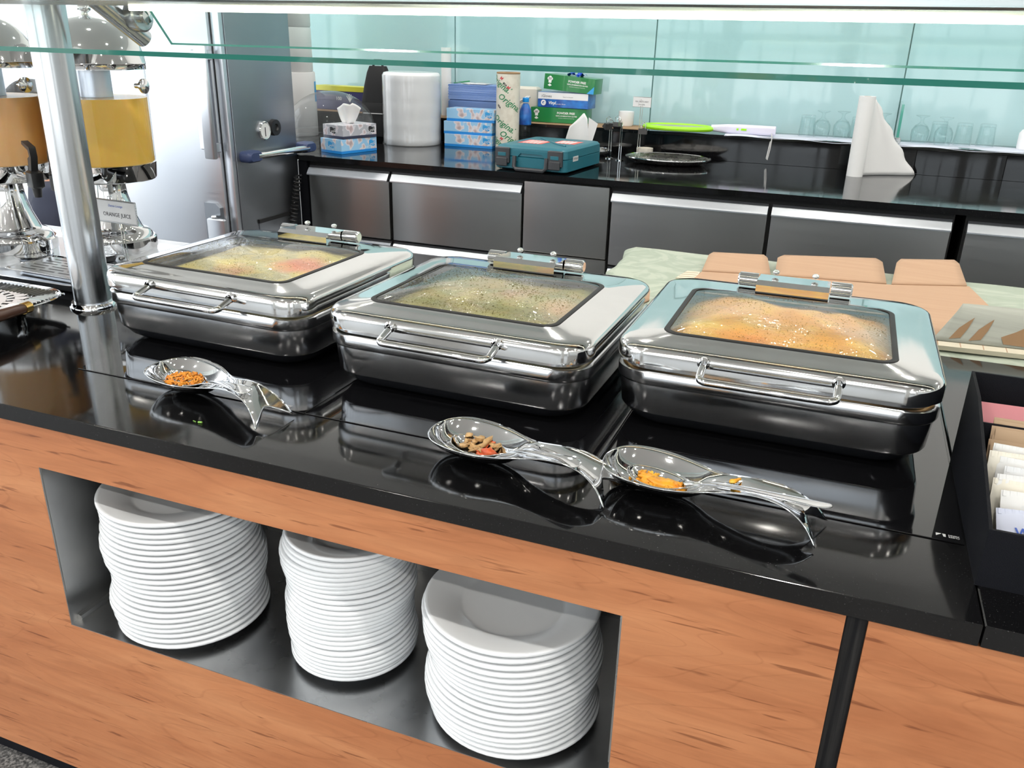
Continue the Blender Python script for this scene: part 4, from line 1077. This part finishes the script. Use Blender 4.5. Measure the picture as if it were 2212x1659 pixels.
def tissue_box(loc, rz, m, lm, label, w=.245, d=.115, h=.066, paper=True, group='tissue boxes on the back worktop', slot=True, side=True):
    t = thing('tissue_box', label, 'tissue box', loc, rz, group)
    b = MB(); b.cbox(-w/2, w/2, -d/2, d/2, 0, h, .001); b.build('carton', m, t)
    wavy_logo(t, TR((w/2-.034, -d/2-.0006, h*.60)) @ FRONT, lm)
    if side: wavy_logo(t, TR((-w/2-.0006, .0, h*.60), rz=-pi/2) @ FRONT, lm)
    if paper:
        b = MB()
        def fn(u, v):
            a = (u-.5); sp = .05+.085*v**.7
            top = .100-.05*abs(a)*abs(a)*4*.6+(.012 if a > .2 else 0)
            return (.012*sin(u*9)*(1-v*.4)+.018*(v-.3)*cos(u*5)-.01, -(a*sp*1.25+.018*v*a), h-.002+v*top)
        b.grid(fn, 16, 8); o = b.build('tissue_sheet', 'tissue', t, 80); mo = o.modifiers.new('thick', 'SOLIDIFY'); mo.thickness = .001
    return t
tissue_box((-2.408, 2.95, ZC), radians(75), 'tiss_blue', 'corner_blue', 'lower blue tissue box of the pair beside the clear dome', paper=False, h=.070, d=.15)
tissue_box((-2.402, 2.955, ZC+.0705), radians(73), 'tiss_grey', 'ink', 'grey tissue box with tissue pulled out beside the clear dome', h=.066, d=.148, w=.225)
# film wrapped roll
t = thing('wrapped_roll', 'big white paper roll wrapped in clear film', 'paper roll', (-2.295, 3.43, ZC))
pr = [(0, 0), (.150, 0), (.157, .006)]
for k in range(1, 12): pr.append((.157+.0018*sin(k*2.3), .006+.352*k/12))
pr += [(.157, .358), (.150, .372), (.135, .376), (0, .370)]
b = MB(); b.lathe(pr, 56); b.build('roll', 'film_white', t, 60)
b = MB()
b.lathe([(.165, .001), (.160, .02), (.1595, .10), (.1592, .36)], 40); b.build('film_skirt', 'bag_film', t, 60)
# backpack
t = thing('backpack', 'black backpack leaning behind the film wrapped roll', 'backpack', (-2.565, 3.545, ZC), radians(3))
b = MB(); b.loft([(0, .18, .08, .03), (.03, .20, .10, .04), (.20, .20, .10, .04), (.285, .17, .09, .04), (.36, .13, .07, .03), (.395, .10, .04, .015)], 8); b.build('bag_body', 'backpack', t, 60)
b = MB(); b.loft([(.02, .13, .04, .018), (.05, .14, .045, .02), (.17, .14, .045, .02), (.20, .13, .03, .014)], 6, (0, -.06)); b.build('front_pocket', 'backpack', t, 60)
b = MB(); b.tube([(-.06, -.084, .145), (.06, -.084, .145)], .003, 6); b.build('zip', 'label_silver', t)
b = MB(); b.tube([(-.03, 0, .39), (-.02, 0, .425), (.02, 0, .425), (.03, 0, .39)], .007, 8); b.build('top_loop', 'backpack', t)
# white tube standing on ledge
t = thing('paper_tube', 'slim white paper roll standing on the ledge behind the blue napkins', 'paper roll', (-2.243, 3.76, ZL+.004))
b = MB(); b.lathe([(.014, .0), (.029, 0), (.029, .368), (.014, .368)], 22); b.build('roll', 'paper', t)
b = MB(); b.lathe([(.0135, 0), (.0135, .367)], 16); b.build('core', 'kraft', t)
# three blue tissue boxes
for k, (dx, dz, nm) in enumerate([(0, 0, 'bottom'), (-.006, .0665, 'middle'), (.008, .133, 'top')]):
    tissue_box((-1.957+dx, 3.485+.006*k, ZC+dz), radians([0, 1, -1][k]), 'tiss_blue', 'corner_blue', 'blue blossom tissue box, %s of the stack of three' % nm, w=.283, d=.11, h=.0663, paper=False, side=False)
# napkin packs behind
t = thing('napkin_pack', 'lower pack of blue napkins behind the stacked tissue boxes', 'napkins', (-2.01, 3.60+.09, ZL+.004), 0, 'packs of blue napkins')
b = MB(); b.cbox(-.155, .155, -.075, .075, 0, .10, .008); b.build('napkins', 'napkin_low', t)
t = thing('napkin_pack', 'upper open plastic pack of folded blue napkins', 'napkins', (-2.005, 3.69, ZL+.105), 0, 'packs of blue napkins')
b = MB()
for k in range(16): b.cbox(-.158+.002*sin(k*2.1), .152+.002*cos(k*1.7), -.075, .075, .005*k, .005*k+.0047, .0015)
b.build('napkins', 'napkin', t)
b = MB(); b.grid(lambda u, v: ((u-.5)*.34, (v-.5)*.17, .084+.008*sin(u*9)*sin(v*7+1)+.010*math.exp(-((u-.85)**2+(v-.5)**2)*30)), 24, 12); b.build('film_bag', 'bag_film', t, 80)
b = MB(); b.box(-.09, .06, -.05, .05, .083, .086); b.build('paper_insert', 'paper', t)
b = MB(); b.tube([(-.13, -.06, .086), (-.05, -.02, .097)], .004, 6); b.build('green_tie', 'ink_green', t)
# cling film roll
t = thing('cling_film_roll', 'tall cling film roll in printed cream wrap beside the tissue boxes', 'roll', (-1.732, 3.44, ZC))
R = .062
b = MB(); b.lathe([(.02, 0), (R, 0), (R, .385), (.02, .385)], 36); b.build('wrap', 'cling', t)
b = MB(); b.lathe([(.020, .386), (R-.001, .386), (R, .392), (R-.004, .394), (.022, .394)], 36); b.build('core_rim', 'kraft', t)
def wrap_text(body, size, m, ang, z, slope, shear=.3, bold=.0006):
    vs, fs = text_geo(body, size, shear=shear, bold=bold); out = []
    for x, y, _ in vs:
        xx, yy = x*cos(slope)-y*sin(slope), x*sin(slope)+y*cos(slope)
        a = ang+xx/R; out.append(((R+.0008)*cos(a), (R+.0008)*sin(a), z+yy))
    bb = MB(); bb.add(out, fs); bb.build('printed_lettering', m, t, fix=False)
for ang, z in ((-118, .34), (-62, .245), (-92, .14), (-130, .055), (-50, .06)):
    wrap_text('Original', .045, 'ink_green', radians(ang), z, radians(-32))
for ang, z in ((-105, .375), (-100, .075), (-70, .33)):
    wrap_text('M', .022, 'ink_red', radians(ang), z-.01, radians(-30))
for ang, z in ((-85, .335), (-115, .225)):
    wrap_text('FDA', .013, 'ink', radians(ang), z, radians(-40), 0)
# water bottle
t = thing('water_bottle', 'small plastic water bottle with bright blue cap and label', 'bottle', (-1.662, 3.52, ZC))
b = MB(); b.lathe([(0, .001), (.030, .001), (.033, .006), (.033, .06), (.030, .066), (.033, .072), (.033, .13)], 28); b.build('body', 'tumbler', t)
b = MB(); b.lathe([(.033, .13), (.0335, .132), (.0335, .185), (.030, .205), (.020, .228), (.0135, .238)], 28); b.build('label', 'box_blue', t)
b = MB(); b.lathe([(.0135, .238), (.0135, .246)], 20); b.build('neck', 'tumbler', t)
b = MB(); b.lathe([(.0165, .244), (.0175, .246), (.0175, .264), (.015, .267), (0, .267)], 22); b.build('cap', 'cap_blue', t)
b = MB(); b.lathe([(0, .004), (.0315, .004), (.0315, .09), (0, .09)], 28); b.build('water', glass_mat('water', (.92, .95, .97), 1.1), t)
# glove boxes on the ledge
def glove_box(kind, loc, rz, label, w=.292, h=.078, d=.12, tilt=0):
    t = thing('glove_box', label, 'glove box', loc, rz, 'vinyl glove boxes'); t.rotation_euler = (0, tilt, rz)
    b = MB(); b.cbox(-w/2, w/2, -d/2, d/2, 0, h, .001)
    y = -d/2-.0006
    if kind == 'green':
        b.build('carton', 'box_green', t)
        text('POWDER FREE', .0155, 'ink_white', t, TR((.045, y, h*.66)) @ FRONT, bold=.0004)
        text('VINYL EXAMINATION GLOVES', .0088, 'ink_white', t, TR((.048, y, h*.47)) @ FRONT, bold=.0002)
        text('Non-Sterile | Ambidextrous | Powder-Free', .0052, 'ink_white', t, TR((.048, y, h*.33)) @ FRONT)
        b = MB()
        cx, cz = -w/2+.034, h*.58
        for dx, dz, r in ((0, .006, .010), (-.008, .002, .008), (.008, .002, .008)): b.lathe([(0, 0), (r, 0)], 14, TR((cx+dx, y, cz+dz+.008), rx=pi/2))
        b.add([(cx-.008, y, cz-.012), (cx+.008, y, cz-.012), (cx+.010, y, cz+.010), (cx-.010, y, cz+.010)], [(0, 1, 2, 3)])
        b.add([(cx-.012, y, cz-.024), (cx, y, cz-.015), (cx+.012, y, cz-.024), (cx, y, cz-.030)], [(0, 1, 2, 3)])
        b.build('chef_hat_print', 'ink_white', t, fix=False)
        b = MB(); b.add([(w/2-.040, y, .001), (w/2-.001, y, .001), (w/2-.001, y, .040)], [(0, 1, 2)]); b.build('corner_flash', 'corner_blue', t, fix=False)
    else:
        b.build('carton', 'box_blue', t)
        b = MB(); b.box(-w/2+.0008, w/2-.0008, y, y+.0004, h*.55, h*.985); b.build('white_band', 'box_white', t)
        text('iGloves', .020, 'ink', t, TR((-w/2+.052, y-.0003, h*.74)) @ FRONT)
        text('Powder Free Disposable', .006, 'ink', t, TR((.03, y-.0003, h*.72)) @ FRONT)
        text('Vinyl', .022, 'ink_white', t, TR((-w/2+.084, y-.0003, h*.30)) @ FRONT, shear=.2, bold=.0006)
        text('Disposable Gloves', .0085, 'ink_white', t, TR((-.015, y-.0003, h*.24)) @ FRONT, shear=.2)
        b = MB(); b.lathe([(.007, 0), (.015, 0)], 20, TR((-w/2+.034, y-.0003, h*.30), rx=pi/2)); b.lathe([(0, 0), (.006, 0)], 12, TR((-w/2+.038, y-.0003, h*.27), rx=pi/2)); b.build('hand_emblem', 'ink_white', t, fix=False)
        text('Vinyl', .02, 'ink_white', t, TR((-w/2+.06, -d/2+.03, h+.0006)), shear=.2)
    return t
glove_box('green', (-1.535, 3.745, ZL+.0045), radians(1), 'bottom green glove box of the pile on the ledge', w=.315)
glove_box('blue', (-1.507, 3.745, ZL+.084), radians(-3), 'blue and white glove box in the middle of the pile')
g3 = glove_box('green', (-1.475, 3.74, ZL+.170), radians(-4), 'top green glove box with a blue glove pulled out', tilt=radians(4))
b = MB(); b.grid(lambda u, v: ((u-.5)*.11+.02, -.03+.05*v+.012*sin(u*11), .079+.016*abs(sin(u*5.2))*(1-v*.5)+.004*sin(u*17+v*6)), 22, 8)
gl_ = b.build('blue_glove', 'glove', g3, 80)
b = MB()
for x, hh in ((-.010, .040), (.032, .034)): b.tube([(x, 0, .085), (x+.004, 0, .085+hh*.7), (x+.008, 0, .085+hh)], [.014, .012, .004], 8)
b.build('glove_fingers', 'glove', g3, 80)
t = thing('carton', 'plain grey carton standing behind the glove boxes', 'box', (-1.765, 3.83, ZL+.004)); b = MB(); b.cbox(-.07, .07, -.04, .04, 0, .175, .012); b.build('carton_body', 'box_cream', t)
b = MB(); b.box(-.06, -.02, -.0405, -.040, .02, .05); b.build('barcode_label', 'ink_white', t)
t = thing('film_sleeve', 'white crinkled plastic sleeve leaning by the glove boxes', 'packet', (-1.80, 3.70, ZL+.004))
b = MB(); b.grid(lambda u, v: (-.045+.135*u, -.03+.05*v, .055+.075*u+.006*sin(v*18)), 8, 12); o = b.build('sleeve', 'film_white', t, 80); mo = o.modifiers.new('t', 'SOLIDIFY'); mo.thickness = .004
b = MB(); b.cbox(-.05, .01, -.04, .03, 0, .06, .002); b.build('small_carton', 'box_white', t)
# teal tool case
t = thing('tool_case', 'teal plastic tool case with black latches on the back worktop', 'tool case', (-1.325, 2.955, ZC), radians(-5))
CWt, CDt = .355, .43
b = MB(); b.loft([(.004, CWt-.02, CDt-.02, .02), (.010, CWt, CDt, .025), (.060, CWt, CDt, .025), (.062, CWt-.006, CDt-.006, .022)], 6); b.build('lower_shell', 'teal', t)
b = MB(); b.loft([(.0625, CWt-.006, CDt-.006, .022), (.065, CWt, CDt, .025), (.098, CWt-.004, CDt-.004, .025), (.108, CWt-.022, CDt-.022, .022), (.110, CWt-.04, CDt-.04, .02)], 6); b.build('upper_shell', 'teal', t)
yf = -CDt/2
for x in (-.135, .125):
    k = thing('latch', None, None); k.parent = t
    b = MB(); b.cbox(x-.036, x+.036, yf-.012, yf+.004, .030, .100, .004); b.build('latch_plate', 'charcoal', k)
    b = MB(); b.cbox(x-.020, x+.020, yf-.0135, yf-.010, .062, .078, .001); b.build('latch_slot', 'teal', k)
    b = MB(); b.cbox(x-.028, x+.028, yf-.018, yf-.011, .018, .055, .003); b.build('latch_tab', 'charcoal', k)
b = MB(); b.prism([(-.085, .090), (-.085, .042), (-.060, .042), (-.060, .062), (-.045, .078), (.060, .078), (.074, .062), (.074, .042), (.098, .042), (.098, .090)], yf-.006, yf+.004, 'y'); b.build('handle_recess', 'teal', t)
b = MB(); b.tube([(-.072, yf-.010, .066), (-.072, yf-.016, .020), (-.060, yf-.018, .010), (.074, yf-.018, .010), (.086, yf-.016, .020), (.086, yf-.010, .066)], .0095, 8); b.build('handle', 'charcoal', t)
b = MB(); b.box(-.12, .0, -.10, .04, .1102, .1108); b.build('red_label', 'label_red', t)
b = MB(); b.box(.02, .13, -.02, .10, .1102, .1108); b.build('red_label', 'label_red', t)
for k in range(5):
    b = MB(); b.box(-.10+.018*k, -.093+.018*k, -.09, .03, .1109, .1112); b.build('label_print', 'ink_white', t)
for k in range(4):
    b = MB(); b.box(.035+.02*k, .045+.02*k, -.01, .09, .1109, .1112); b.build('label_print', 'ink_white', t)
b = MB(); b.tube([(-.10, .12, .112), (.06, -.06, .112), (.13, -.12, .112)], .004, 6); b.build('rib', 'teal', t)
b = MB(); b.box(CWt/2, CWt/2+.001, -.14, -.08, .050, .072); b.build('side_label', 'label_silver', t)
text('HP1630', .014, 'ink', t, TR((CWt/2+.0014, -.11, .061), rz=pi/2) @ FRONT)
t = thing('paper_cone', 'white folded paper standing behind the teal case', 'paper', (-1.285, 3.28, ZC))
def pc(u, v):
    top = .22-.06*abs(u-.72)*1.6
    return (-.095+.16*u+.05*v*(.62-u)*1.4, .03*sin(u*3), .004+v*top)
b = MB(); b.grid(pc, 12, 10); o = b.build('sheet', 'paper', t, 80); mo = o.modifiers.new('t', 'SOLIDIFY'); mo.thickness = .001
b = MB(); b.grid(lambda u, v: (.045+.04*u*v, .004+.03*v*u, .004+v*(.20-.03*u)), 6, 10); o = b.build('sheet_fold', 'paper', t, 80)
# trays
def round_tray(loc, a, c, label, rz=0):
    t = thing('round_tray', label, 'tray', loc, rz)
    b = MB(); b.lathe([(0, .012), (.80, .012), (.86, .017), (.93, .024), (.985, .028), (1, .029), (1.0, .026), (.94, .019), (.86, .010), (.78, .004), (0, .004)], 64, Matrix.Diagonal((a, c, 1, 1)))
    b.build('plate', 'tray_silver', t, 50)
    b = MB(); b.lathe([(.988, .0275), (1.002, .031), (1.006, .0275)], 64, Matrix.Diagonal((a, c, 1, 1))); b.build('rolled_rim', 'chrome', t)
round_tray((-.853, 3.385, ZC), .212, .165, 'round silver tray lying on the back worktop')
round_tray((-1.30, 3.50, ZC), .12, .10, 'small silver plate half hidden behind the teal case')
t = thing('ramekin', 'small cream ramekin behind the round silver tray', 'bowl', (-1.01, 3.56, ZC)); b = MB(); b.lathe([(0, 0), (.036, 0), (.042, .012), (.043, .046), (.040, .046), (.036, .012), (0, .01)], 28); b.build('bowl', 'box_cream', t, 50)
t = thing('white_cup', 'white cup standing on the ledge behind the binder clips', 'cup', (-1.17, 3.76, ZL+.004)); b = MB(); b.lathe([(0, 0), (.034, 0), (.040, .008), (.042, .075), (.039, .075), (.036, .010), (0, .008)], 28); b.build('bowl', 'porcelain', t, 50)
# wire sign holders and binder clips
def clip(parent, loc, rz, tilt=0):
    c = thing('binder_clip', None, None); c.parent = parent; c.location = loc; c.rotation_euler = (tilt, 0, rz)
    b = MB(); b.prism([(-.016, 0), (.016, 0), (.005, .026), (-.005, .026)], -.022, .022, 'x'); b.build('clip_body', 'black', c)
    for s_ in (-1, 1):
        b = MB(); b.tube([(-.010, s_*.006, .026), (-.013, s_*.014, .046), (0, s_*.016, .056), (.013, s_*.014, .046), (.010, s_*.006, .026)], .0014, 6); b.build('clip_wire', 'chrome', c)
    return c
def holder(loc, hgt, label, tag_card=False, rz=0, clips=()):
    t = thing('sign_holder', label, 'sign holder', loc, rz, 'wire sign holders on the back worktop')
    b = MB(); b.lathe([(0, 0), (.022, 0), (.022, .004), (0, .007)], 20); b.build('foot', 'chrome', t)
    b = MB()
    for x in (-.006, .006): b.tube([(x, 0, .005), (x*.8, 0, hgt)], .0017, 6)
    b.tube([(-.018, 0, hgt+.0), (-.018, 0, hgt+.022), (-.006, 0, hgt+.032), (.004, 0, hgt+.022), (.004, 0, hgt)], .0014, 6); b.build('wire', 'chrome', t)
    if tag_card:
        b = MB(); b.cbox(-.047, .047, -.001, .001, hgt-.005, hgt+.042, .0004); b.build('card', 'paper', t)
        b = MB()
        for z in (hgt-.005, hgt+.042): b.tube([(-.048, 0, z), (.048, 0, z)], .0015, 6)
        b.build('card_frame', 'steel', t)
        text('MIX VEG CURRY', .0095, 'ink', t, TR((0, -.0014, hgt+.020)) @ FRONT); text('KHUZAR', .008, 'ink', t, TR((0, -.0014, hgt+.006)) @ FRONT)
    for c in clips: clip(t, *c)
    return t
holder((-1.02, 3.46, ZC), .258, 'tall wire sign holder with a small printed card', True, radians(-6), [((.02, -.012, .125), .2)])
holder((-1.155, 3.40, ZC), .165, 'wire sign holder carrying tilted black binder clips', False, .3, [((-.02, -.01, .15), .6, .5), ((.03, .0, .152), -.3, -.4)])
holder((-1.09, 3.36, ZC), .160, 'wire sign holder with bent top between the other two', False, -.3)
# electric swatter
t = thing('bug_swatter', 'electric bug swatter with lime rim and lilac handle on the ledge', 'swatter', (-.70, 3.655, ZL+.006), radians(2))
def ell(a, rx, ry, z): return (-.165+rx*cos(a), ry*sin(a), z)
b = MB(); b.tube([ell(2*pi*k/40, .172, .105, .016) for k in range(41)], .012, 8, cap=False); b.build('head_rim', 'lime', t)
b = MB(); b.lathe([(0, .020), (.166, .020)], 40, TR((-.165, 0, 0)) @ Matrix.Diagonal((1, .60, 1, 1))); b.build('head_mesh', 'mesh', t, fix=False)
b = MB(); b.loft([(0, .030, .024, .010), (.08, .044, .034, .014), (.14, .048, .038, .015), (.315, .046, .038, .012), (.318, .040, .034, .01)], 6, T=TR((.005, 0, .022), ry=pi/2)); b.build('handle', 'lilac', t)
b = MB(); b.cbox(.155, .182, -.0215, -.0185, .018, .028, .001); b.cbox(.133, .143, -.0215, -.0185, .018, .028, .001); b.build('buttons', 'lime', t)
b = MB(); b.tube([(.305, -.02, .01), (.312, -.055, .0), (.310, -.060, -.060), (.303, -.060, -.112), (.298, -.060, -.106), (.304, -.058, -.05), (.308, -.04, .0)], .0028, 6); b.build('wrist_loop', 'label_silver', t)
# runner on the ledge
b = MB(); b.grid(lambda u, v: (-.62+1.9*u, 3.606+.20*v, ZL+.003+.0025*sin(u*40)*(1-v)+.002*sin(u*17+v*4)-(.006 if v < .03 else 0)), 120, 10)
o = b.build('ledge_runner', mat('pale lilac cloth', (.62, .65, .75), .85), None, 80); tag(o, 'pale lilac cloth runner under the upturned glasses on the ledge', 'runner')
# glass divider
b = MB(); y0, y1, z1 = 3.625, 3.905, 1.262
b.add([(.178, y0, ZL+.008), (.178, y1, ZL+.008), (.178, y1, z1), (.178, y0, z1), (.190, y0, ZL+.008), (.190, y1, ZL+.008), (.190, y1, z1), (.190, y0, z1)], [(0, 1, 2, 3), (4, 5, 6, 7)])
b.cur = 1; b.add([(.178, y0, ZL+.008), (.190, y0, ZL+.008), (.190, y0, z1), (.178, y0, z1), (.178, y1, z1), (.190, y1, z1)], [(0, 1, 2, 3), (3, 2, 5, 4)])
o = b.build('glass_divider', ['glass_green', 'glass_edge'], fix=False); tag(o, 'small upright glass divider with green edge on the ledge', 'divider')
b = MB(); b.cbox(.170, .200, 3.618, 3.65, ZL+.006, ZL+.035, .003); tag(b.build('divider_clamp', 'steel'), 'small steel clamp at the foot of the glass divider', 'clamp')
# upturned glasses
def goblet_mesh():
    b = MB(); b.lathe([(.034, 0), (.041, .035), (.040, .060), (.028, .080), (.010, .092), (.007, .104), (.010, .116), (.030, .124), (.032, .127), (0, .127)], 26)
    b.lathe([(.032, 0), (.039, .035), (.038, .059), (.025, .078), (0, .084)], 26); return b.build('goblet', 'tumbler', None, 60)
def tumbler_mesh():
    b = MB(); b.lathe([(.037, 0), (.040, .002), (.034, .098), (.032, .102), (0, .102)], 26); b.lathe([(.037, 0), (.032, .088), (0, .090)], 26); return b.build('tumbler', 'tumbler', None, 60)
gob, tum = goblet_mesh(), tumbler_mesh(); ng = nt_ = 0
for k, (x, y, kind, lab) in enumerate([(-.235, 3.76, 't', 'upturned tumbler, leftmost in the row on the ledge'), (-.165, 3.745, 'g', 'upturned goblet next to the leftmost tumbler on the ledge'), (-.072, 3.76, 'g', 'upturned goblet just left of the standing paper roll'),
     (.005, 3.80, 't', 'upturned tumbler seen behind the standing paper roll'), (.115, 3.77, 'g', 'upturned goblet between paper roll and glass divider'), (.285, 3.75, 'g', 'upturned goblet first right of the glass divider'),
     (.368, 3.78, 't', 'upturned tumbler behind the second goblet right of the divider'), (.385, 3.70, 'g', 'upturned goblet second right of the glass divider'), (.474, 3.75, 't', 'upturned tumbler second from the right end of the row'), (.573, 3.76, 't', 'upturned tumbler, rightmost in the row on the ledge')]):
    src = gob if kind == 'g' else tum
    first = (ng if kind == 'g' else nt_) == 0
    o = src if first else src.copy()
    if not first: COL.objects.link(o)
    if kind == 'g': ng += 1
    else: nt_ += 1
    o.location = (x, y, ZL+.0055); tag(o, lab, 'glass', 'upturned glasses on the ledge')
# standing white paper roll with a loose sheet
t = thing('paper_roll', 'slim white paper roll standing with a torn sheet hanging open', 'paper roll', (.022, 3.405, ZC))
b = MB(); b.lathe([(.016, 0), (.036, 0), (.036, .352), (.016, .352)], 30); b.build('roll', 'paper', t)
b = MB(); b.lathe([(.0158, .0), (.0158, .352)], 16); b.build('core', 'kraft', t)
def shf(u, v):
    wmax = .028+.225*(1-v)**1.05+.006*sin(v*23)*(u > .9)
    return (.033+(wmax-.02)*u, .028+.16*u*(1-v*.6)+.012*sin(u*5), .001+.335*v)
b = MB(); b.grid(shf, 16, 20); o = b.build('loose_sheet', 'paper', t, 80); mo = o.modifiers.new('t', 'SOLIDIFY'); mo.thickness = .0008
# white thing at the far right on the ledge
b = MB(); b.lathe([(0, 0), (.03, 0), (.032, .01), (.032, .07), (.022, .085), (.012, .09), (.012, .10), (0, .10)], 22); o = b.build('white_bottle', 'white_plastic', None, 50); o.location = (.735, 3.74, ZL+.0055); tag(o, 'small white plastic bottle on the ledge at the right picture edge', 'bottle')

# ------------------------------------------------------------------ seated guest, mostly hidden behind the dispensers
def skin_mesh(name, V, Ed, Rd, m, root, parent=None, sub=2):
    me = bpy.data.meshes.new(name); me.from_pydata(V, Ed, []); me.materials.append(M[m])
    o = bpy.data.objects.new(name, me); COL.objects.link(o)
    if parent: o.parent = parent
    o.modifiers.new('skin', 'SKIN')
    if not me.skin_vertices: me.attributes.new('skin_vertex', 'FLOAT', 'POINT')
    sv = me.skin_vertices[0].data
    for i, r in enumerate(Rd): sv[i].radius = r if isinstance(r, tuple) else (r, r); sv[i].use_root = (i == root)
    sm = o.modifiers.new('sub', 'SUBSURF'); sm.levels = sub; sm.render_levels = sub
    dg = bpy.context.evaluated_depsgraph_get(); ev = bpy.data.meshes.new_from_object(o.evaluated_get(dg))
    o.modifiers.clear(); o.data = ev
    if not ev.materials: ev.materials.append(M[m])
    ev.shade_smooth()
    return o
def person_rig(pad, hand=True):
    V, E, Rr = [], [], []
    def v(p, r, link=None):
        V.append(p); Rr.append(r)
        if link is not None: E.append((link, len(V)-1))
        return len(V)-1
    pel = v((0, 0, .50), (.15+pad, .12+pad)); sp = v((0, .02, .68), (.14+pad, .10+pad), pel); chs = v((0, .03, .86), (.16+pad, .11+pad), sp); nb = v((0, .02, .98), (.09+pad, .075+pad), chs)
    if hand:
        nk = v((0, .0, 1.07), .055, nb); v((0, -.015, 1.13), .06, nk)
    for s_ in (-1, 1):
        sh = v((s_*.165, .02, .925), .062+pad, chs)
        el = v((s_*.215, -.05, .70), .045+pad, sh); tgt = (s_*.13, -.26, .60)
        wr = v(tgt, .030+(pad*.7 if pad > 0 else 0), el)
        if hand:
            d = (Vector(tgt)-Vector(V[el])).normalized(); pm = Vector(tgt)+d*.05; pi_ = v(tuple(pm), (.042, .018), wr)
            side = Vector((-s_, 0, 0))
            side = (side-d*side.dot(d)).normalized(); nrm = d.cross(side)
            for k, ln in enumerate((.070, .078, .074, .060)):
                b0 = pm+side*(.027-.018*k)+d*.02; j1 = b0+d*ln*.5; j2 = j1+(d*.6+nrm*.6).normalized()*ln*.5
                a = v(tuple(b0), .0095, pi_); c = v(tuple(j1), .009, a); v(tuple(j2), .0075, c)
            t0 = pm+side*.038-d*.02; a = v(tuple(t0), .011, pi_); v(tuple(t0+(side+d)*.03), .0085, a)
    for s_ in (-1, 1):
        hp = v((s_*.10, 0, .48), .085+pad, pel); kn = v((s_*.13, -.36, .50), .062+pad, hp); an = v((s_*.13, -.34, .10), .040+pad, kn)
        if hand: v((s_*.13, -.46, .05), (.042, .03), an)
    return V, E, Rr
pr_ = thing('person', 'seated person in dark navy clothing partly hidden behind the juice dispensers', 'person', (-2.74, 1.41, 0), radians(-43))
V, E, Rr = person_rig(-.018); skin_mesh('body', V, E, Rr, 'skin', 0, pr_)
V, E, Rr = person_rig(.022, False); skin_mesh('navy_clothes', V, E, Rr, 'navy', 0, pr_)
b = MB()
def headfn(u, v):
    th, ph = pi*u, 2*pi*v
    x, y, z = .075*sin(th)*cos(ph), .095*sin(th)*sin(ph), .115*cos(th)
    if z < 0: x *= 1+z*1.6; y = y*(1+z*.9)
    if y < 0: y -= .018*math.exp(-(x/.014)**2-((z+.005)/.022)**2); y += .010*(math.exp(-((abs(x)-.03)/.014)**2-((z-.018)/.012)**2)); y -= .005*math.exp(-(x/.024)**2-((z+.048)/.008)**2)
    return (x, y-.02, z+1.20)
b.grid(headfn, 28, 36); hd = b.build('head', 'skin', pr_, 80)
for s_ in (-1, 1):
    b = MB(); b.ball((s_*.076, -.015, 1.195), (.010, .020, .032), 10, 8); b.build('ear', 'skin', hd)
    b = MB(); b.ball((s_*.030, -.100, 1.216), (.012, .008, .007), 10, 8); b.build('eye', 'ink_white', hd)
b = MB(); b.grid(lambda u, v: tuple(Vector((0, -.012, 1.205))+1.07*(Vector(headfn(u*.52+.0*v, v))-Vector((0, -.02, 1.20)))+Vector((0, .012*(1 if sin(2*pi*v) > 0 else -.1), .004))), 14, 30); b.build('hair', 'hair', hd, 80)
ch_ = thing('chair', 'pinkish tan leather chair of the seated person behind the dispensers', 'chair', (-2.74, 1.41, 0), radians(-43))
b = MB(); b.loft([(.30, .46, .44, .05), (.32, .50, .48, .06), (.355, .50, .48, .06), (.37, .46, .44, .05)], 6); b.build('seat', 'chair_tan', ch_, 50)
b = MB(); b.loft([(0, .42, .44, .06), (.006, .44, .46, .08), (.040, .44, .46, .08), (.046, .42, .44, .06)], 8, T=TR((0, .205, .72), rx=pi/2)); b.build('backrest', 'chair_tan', ch_, 50)
for x in (-.14, .14):
    b = MB(); b.tube([(x, .19, .34), (x, .185, .55)], .014, 8); b.build('back_support', 'chair_leg', ch_)
for x in (-.19, .19):
    for y in (-.18, .18):
        b = MB(); b.tube([(x, y, .31), (x*1.1, y*1.1, 0)], .014, 8); b.build('leg', 'chair_leg', ch_)
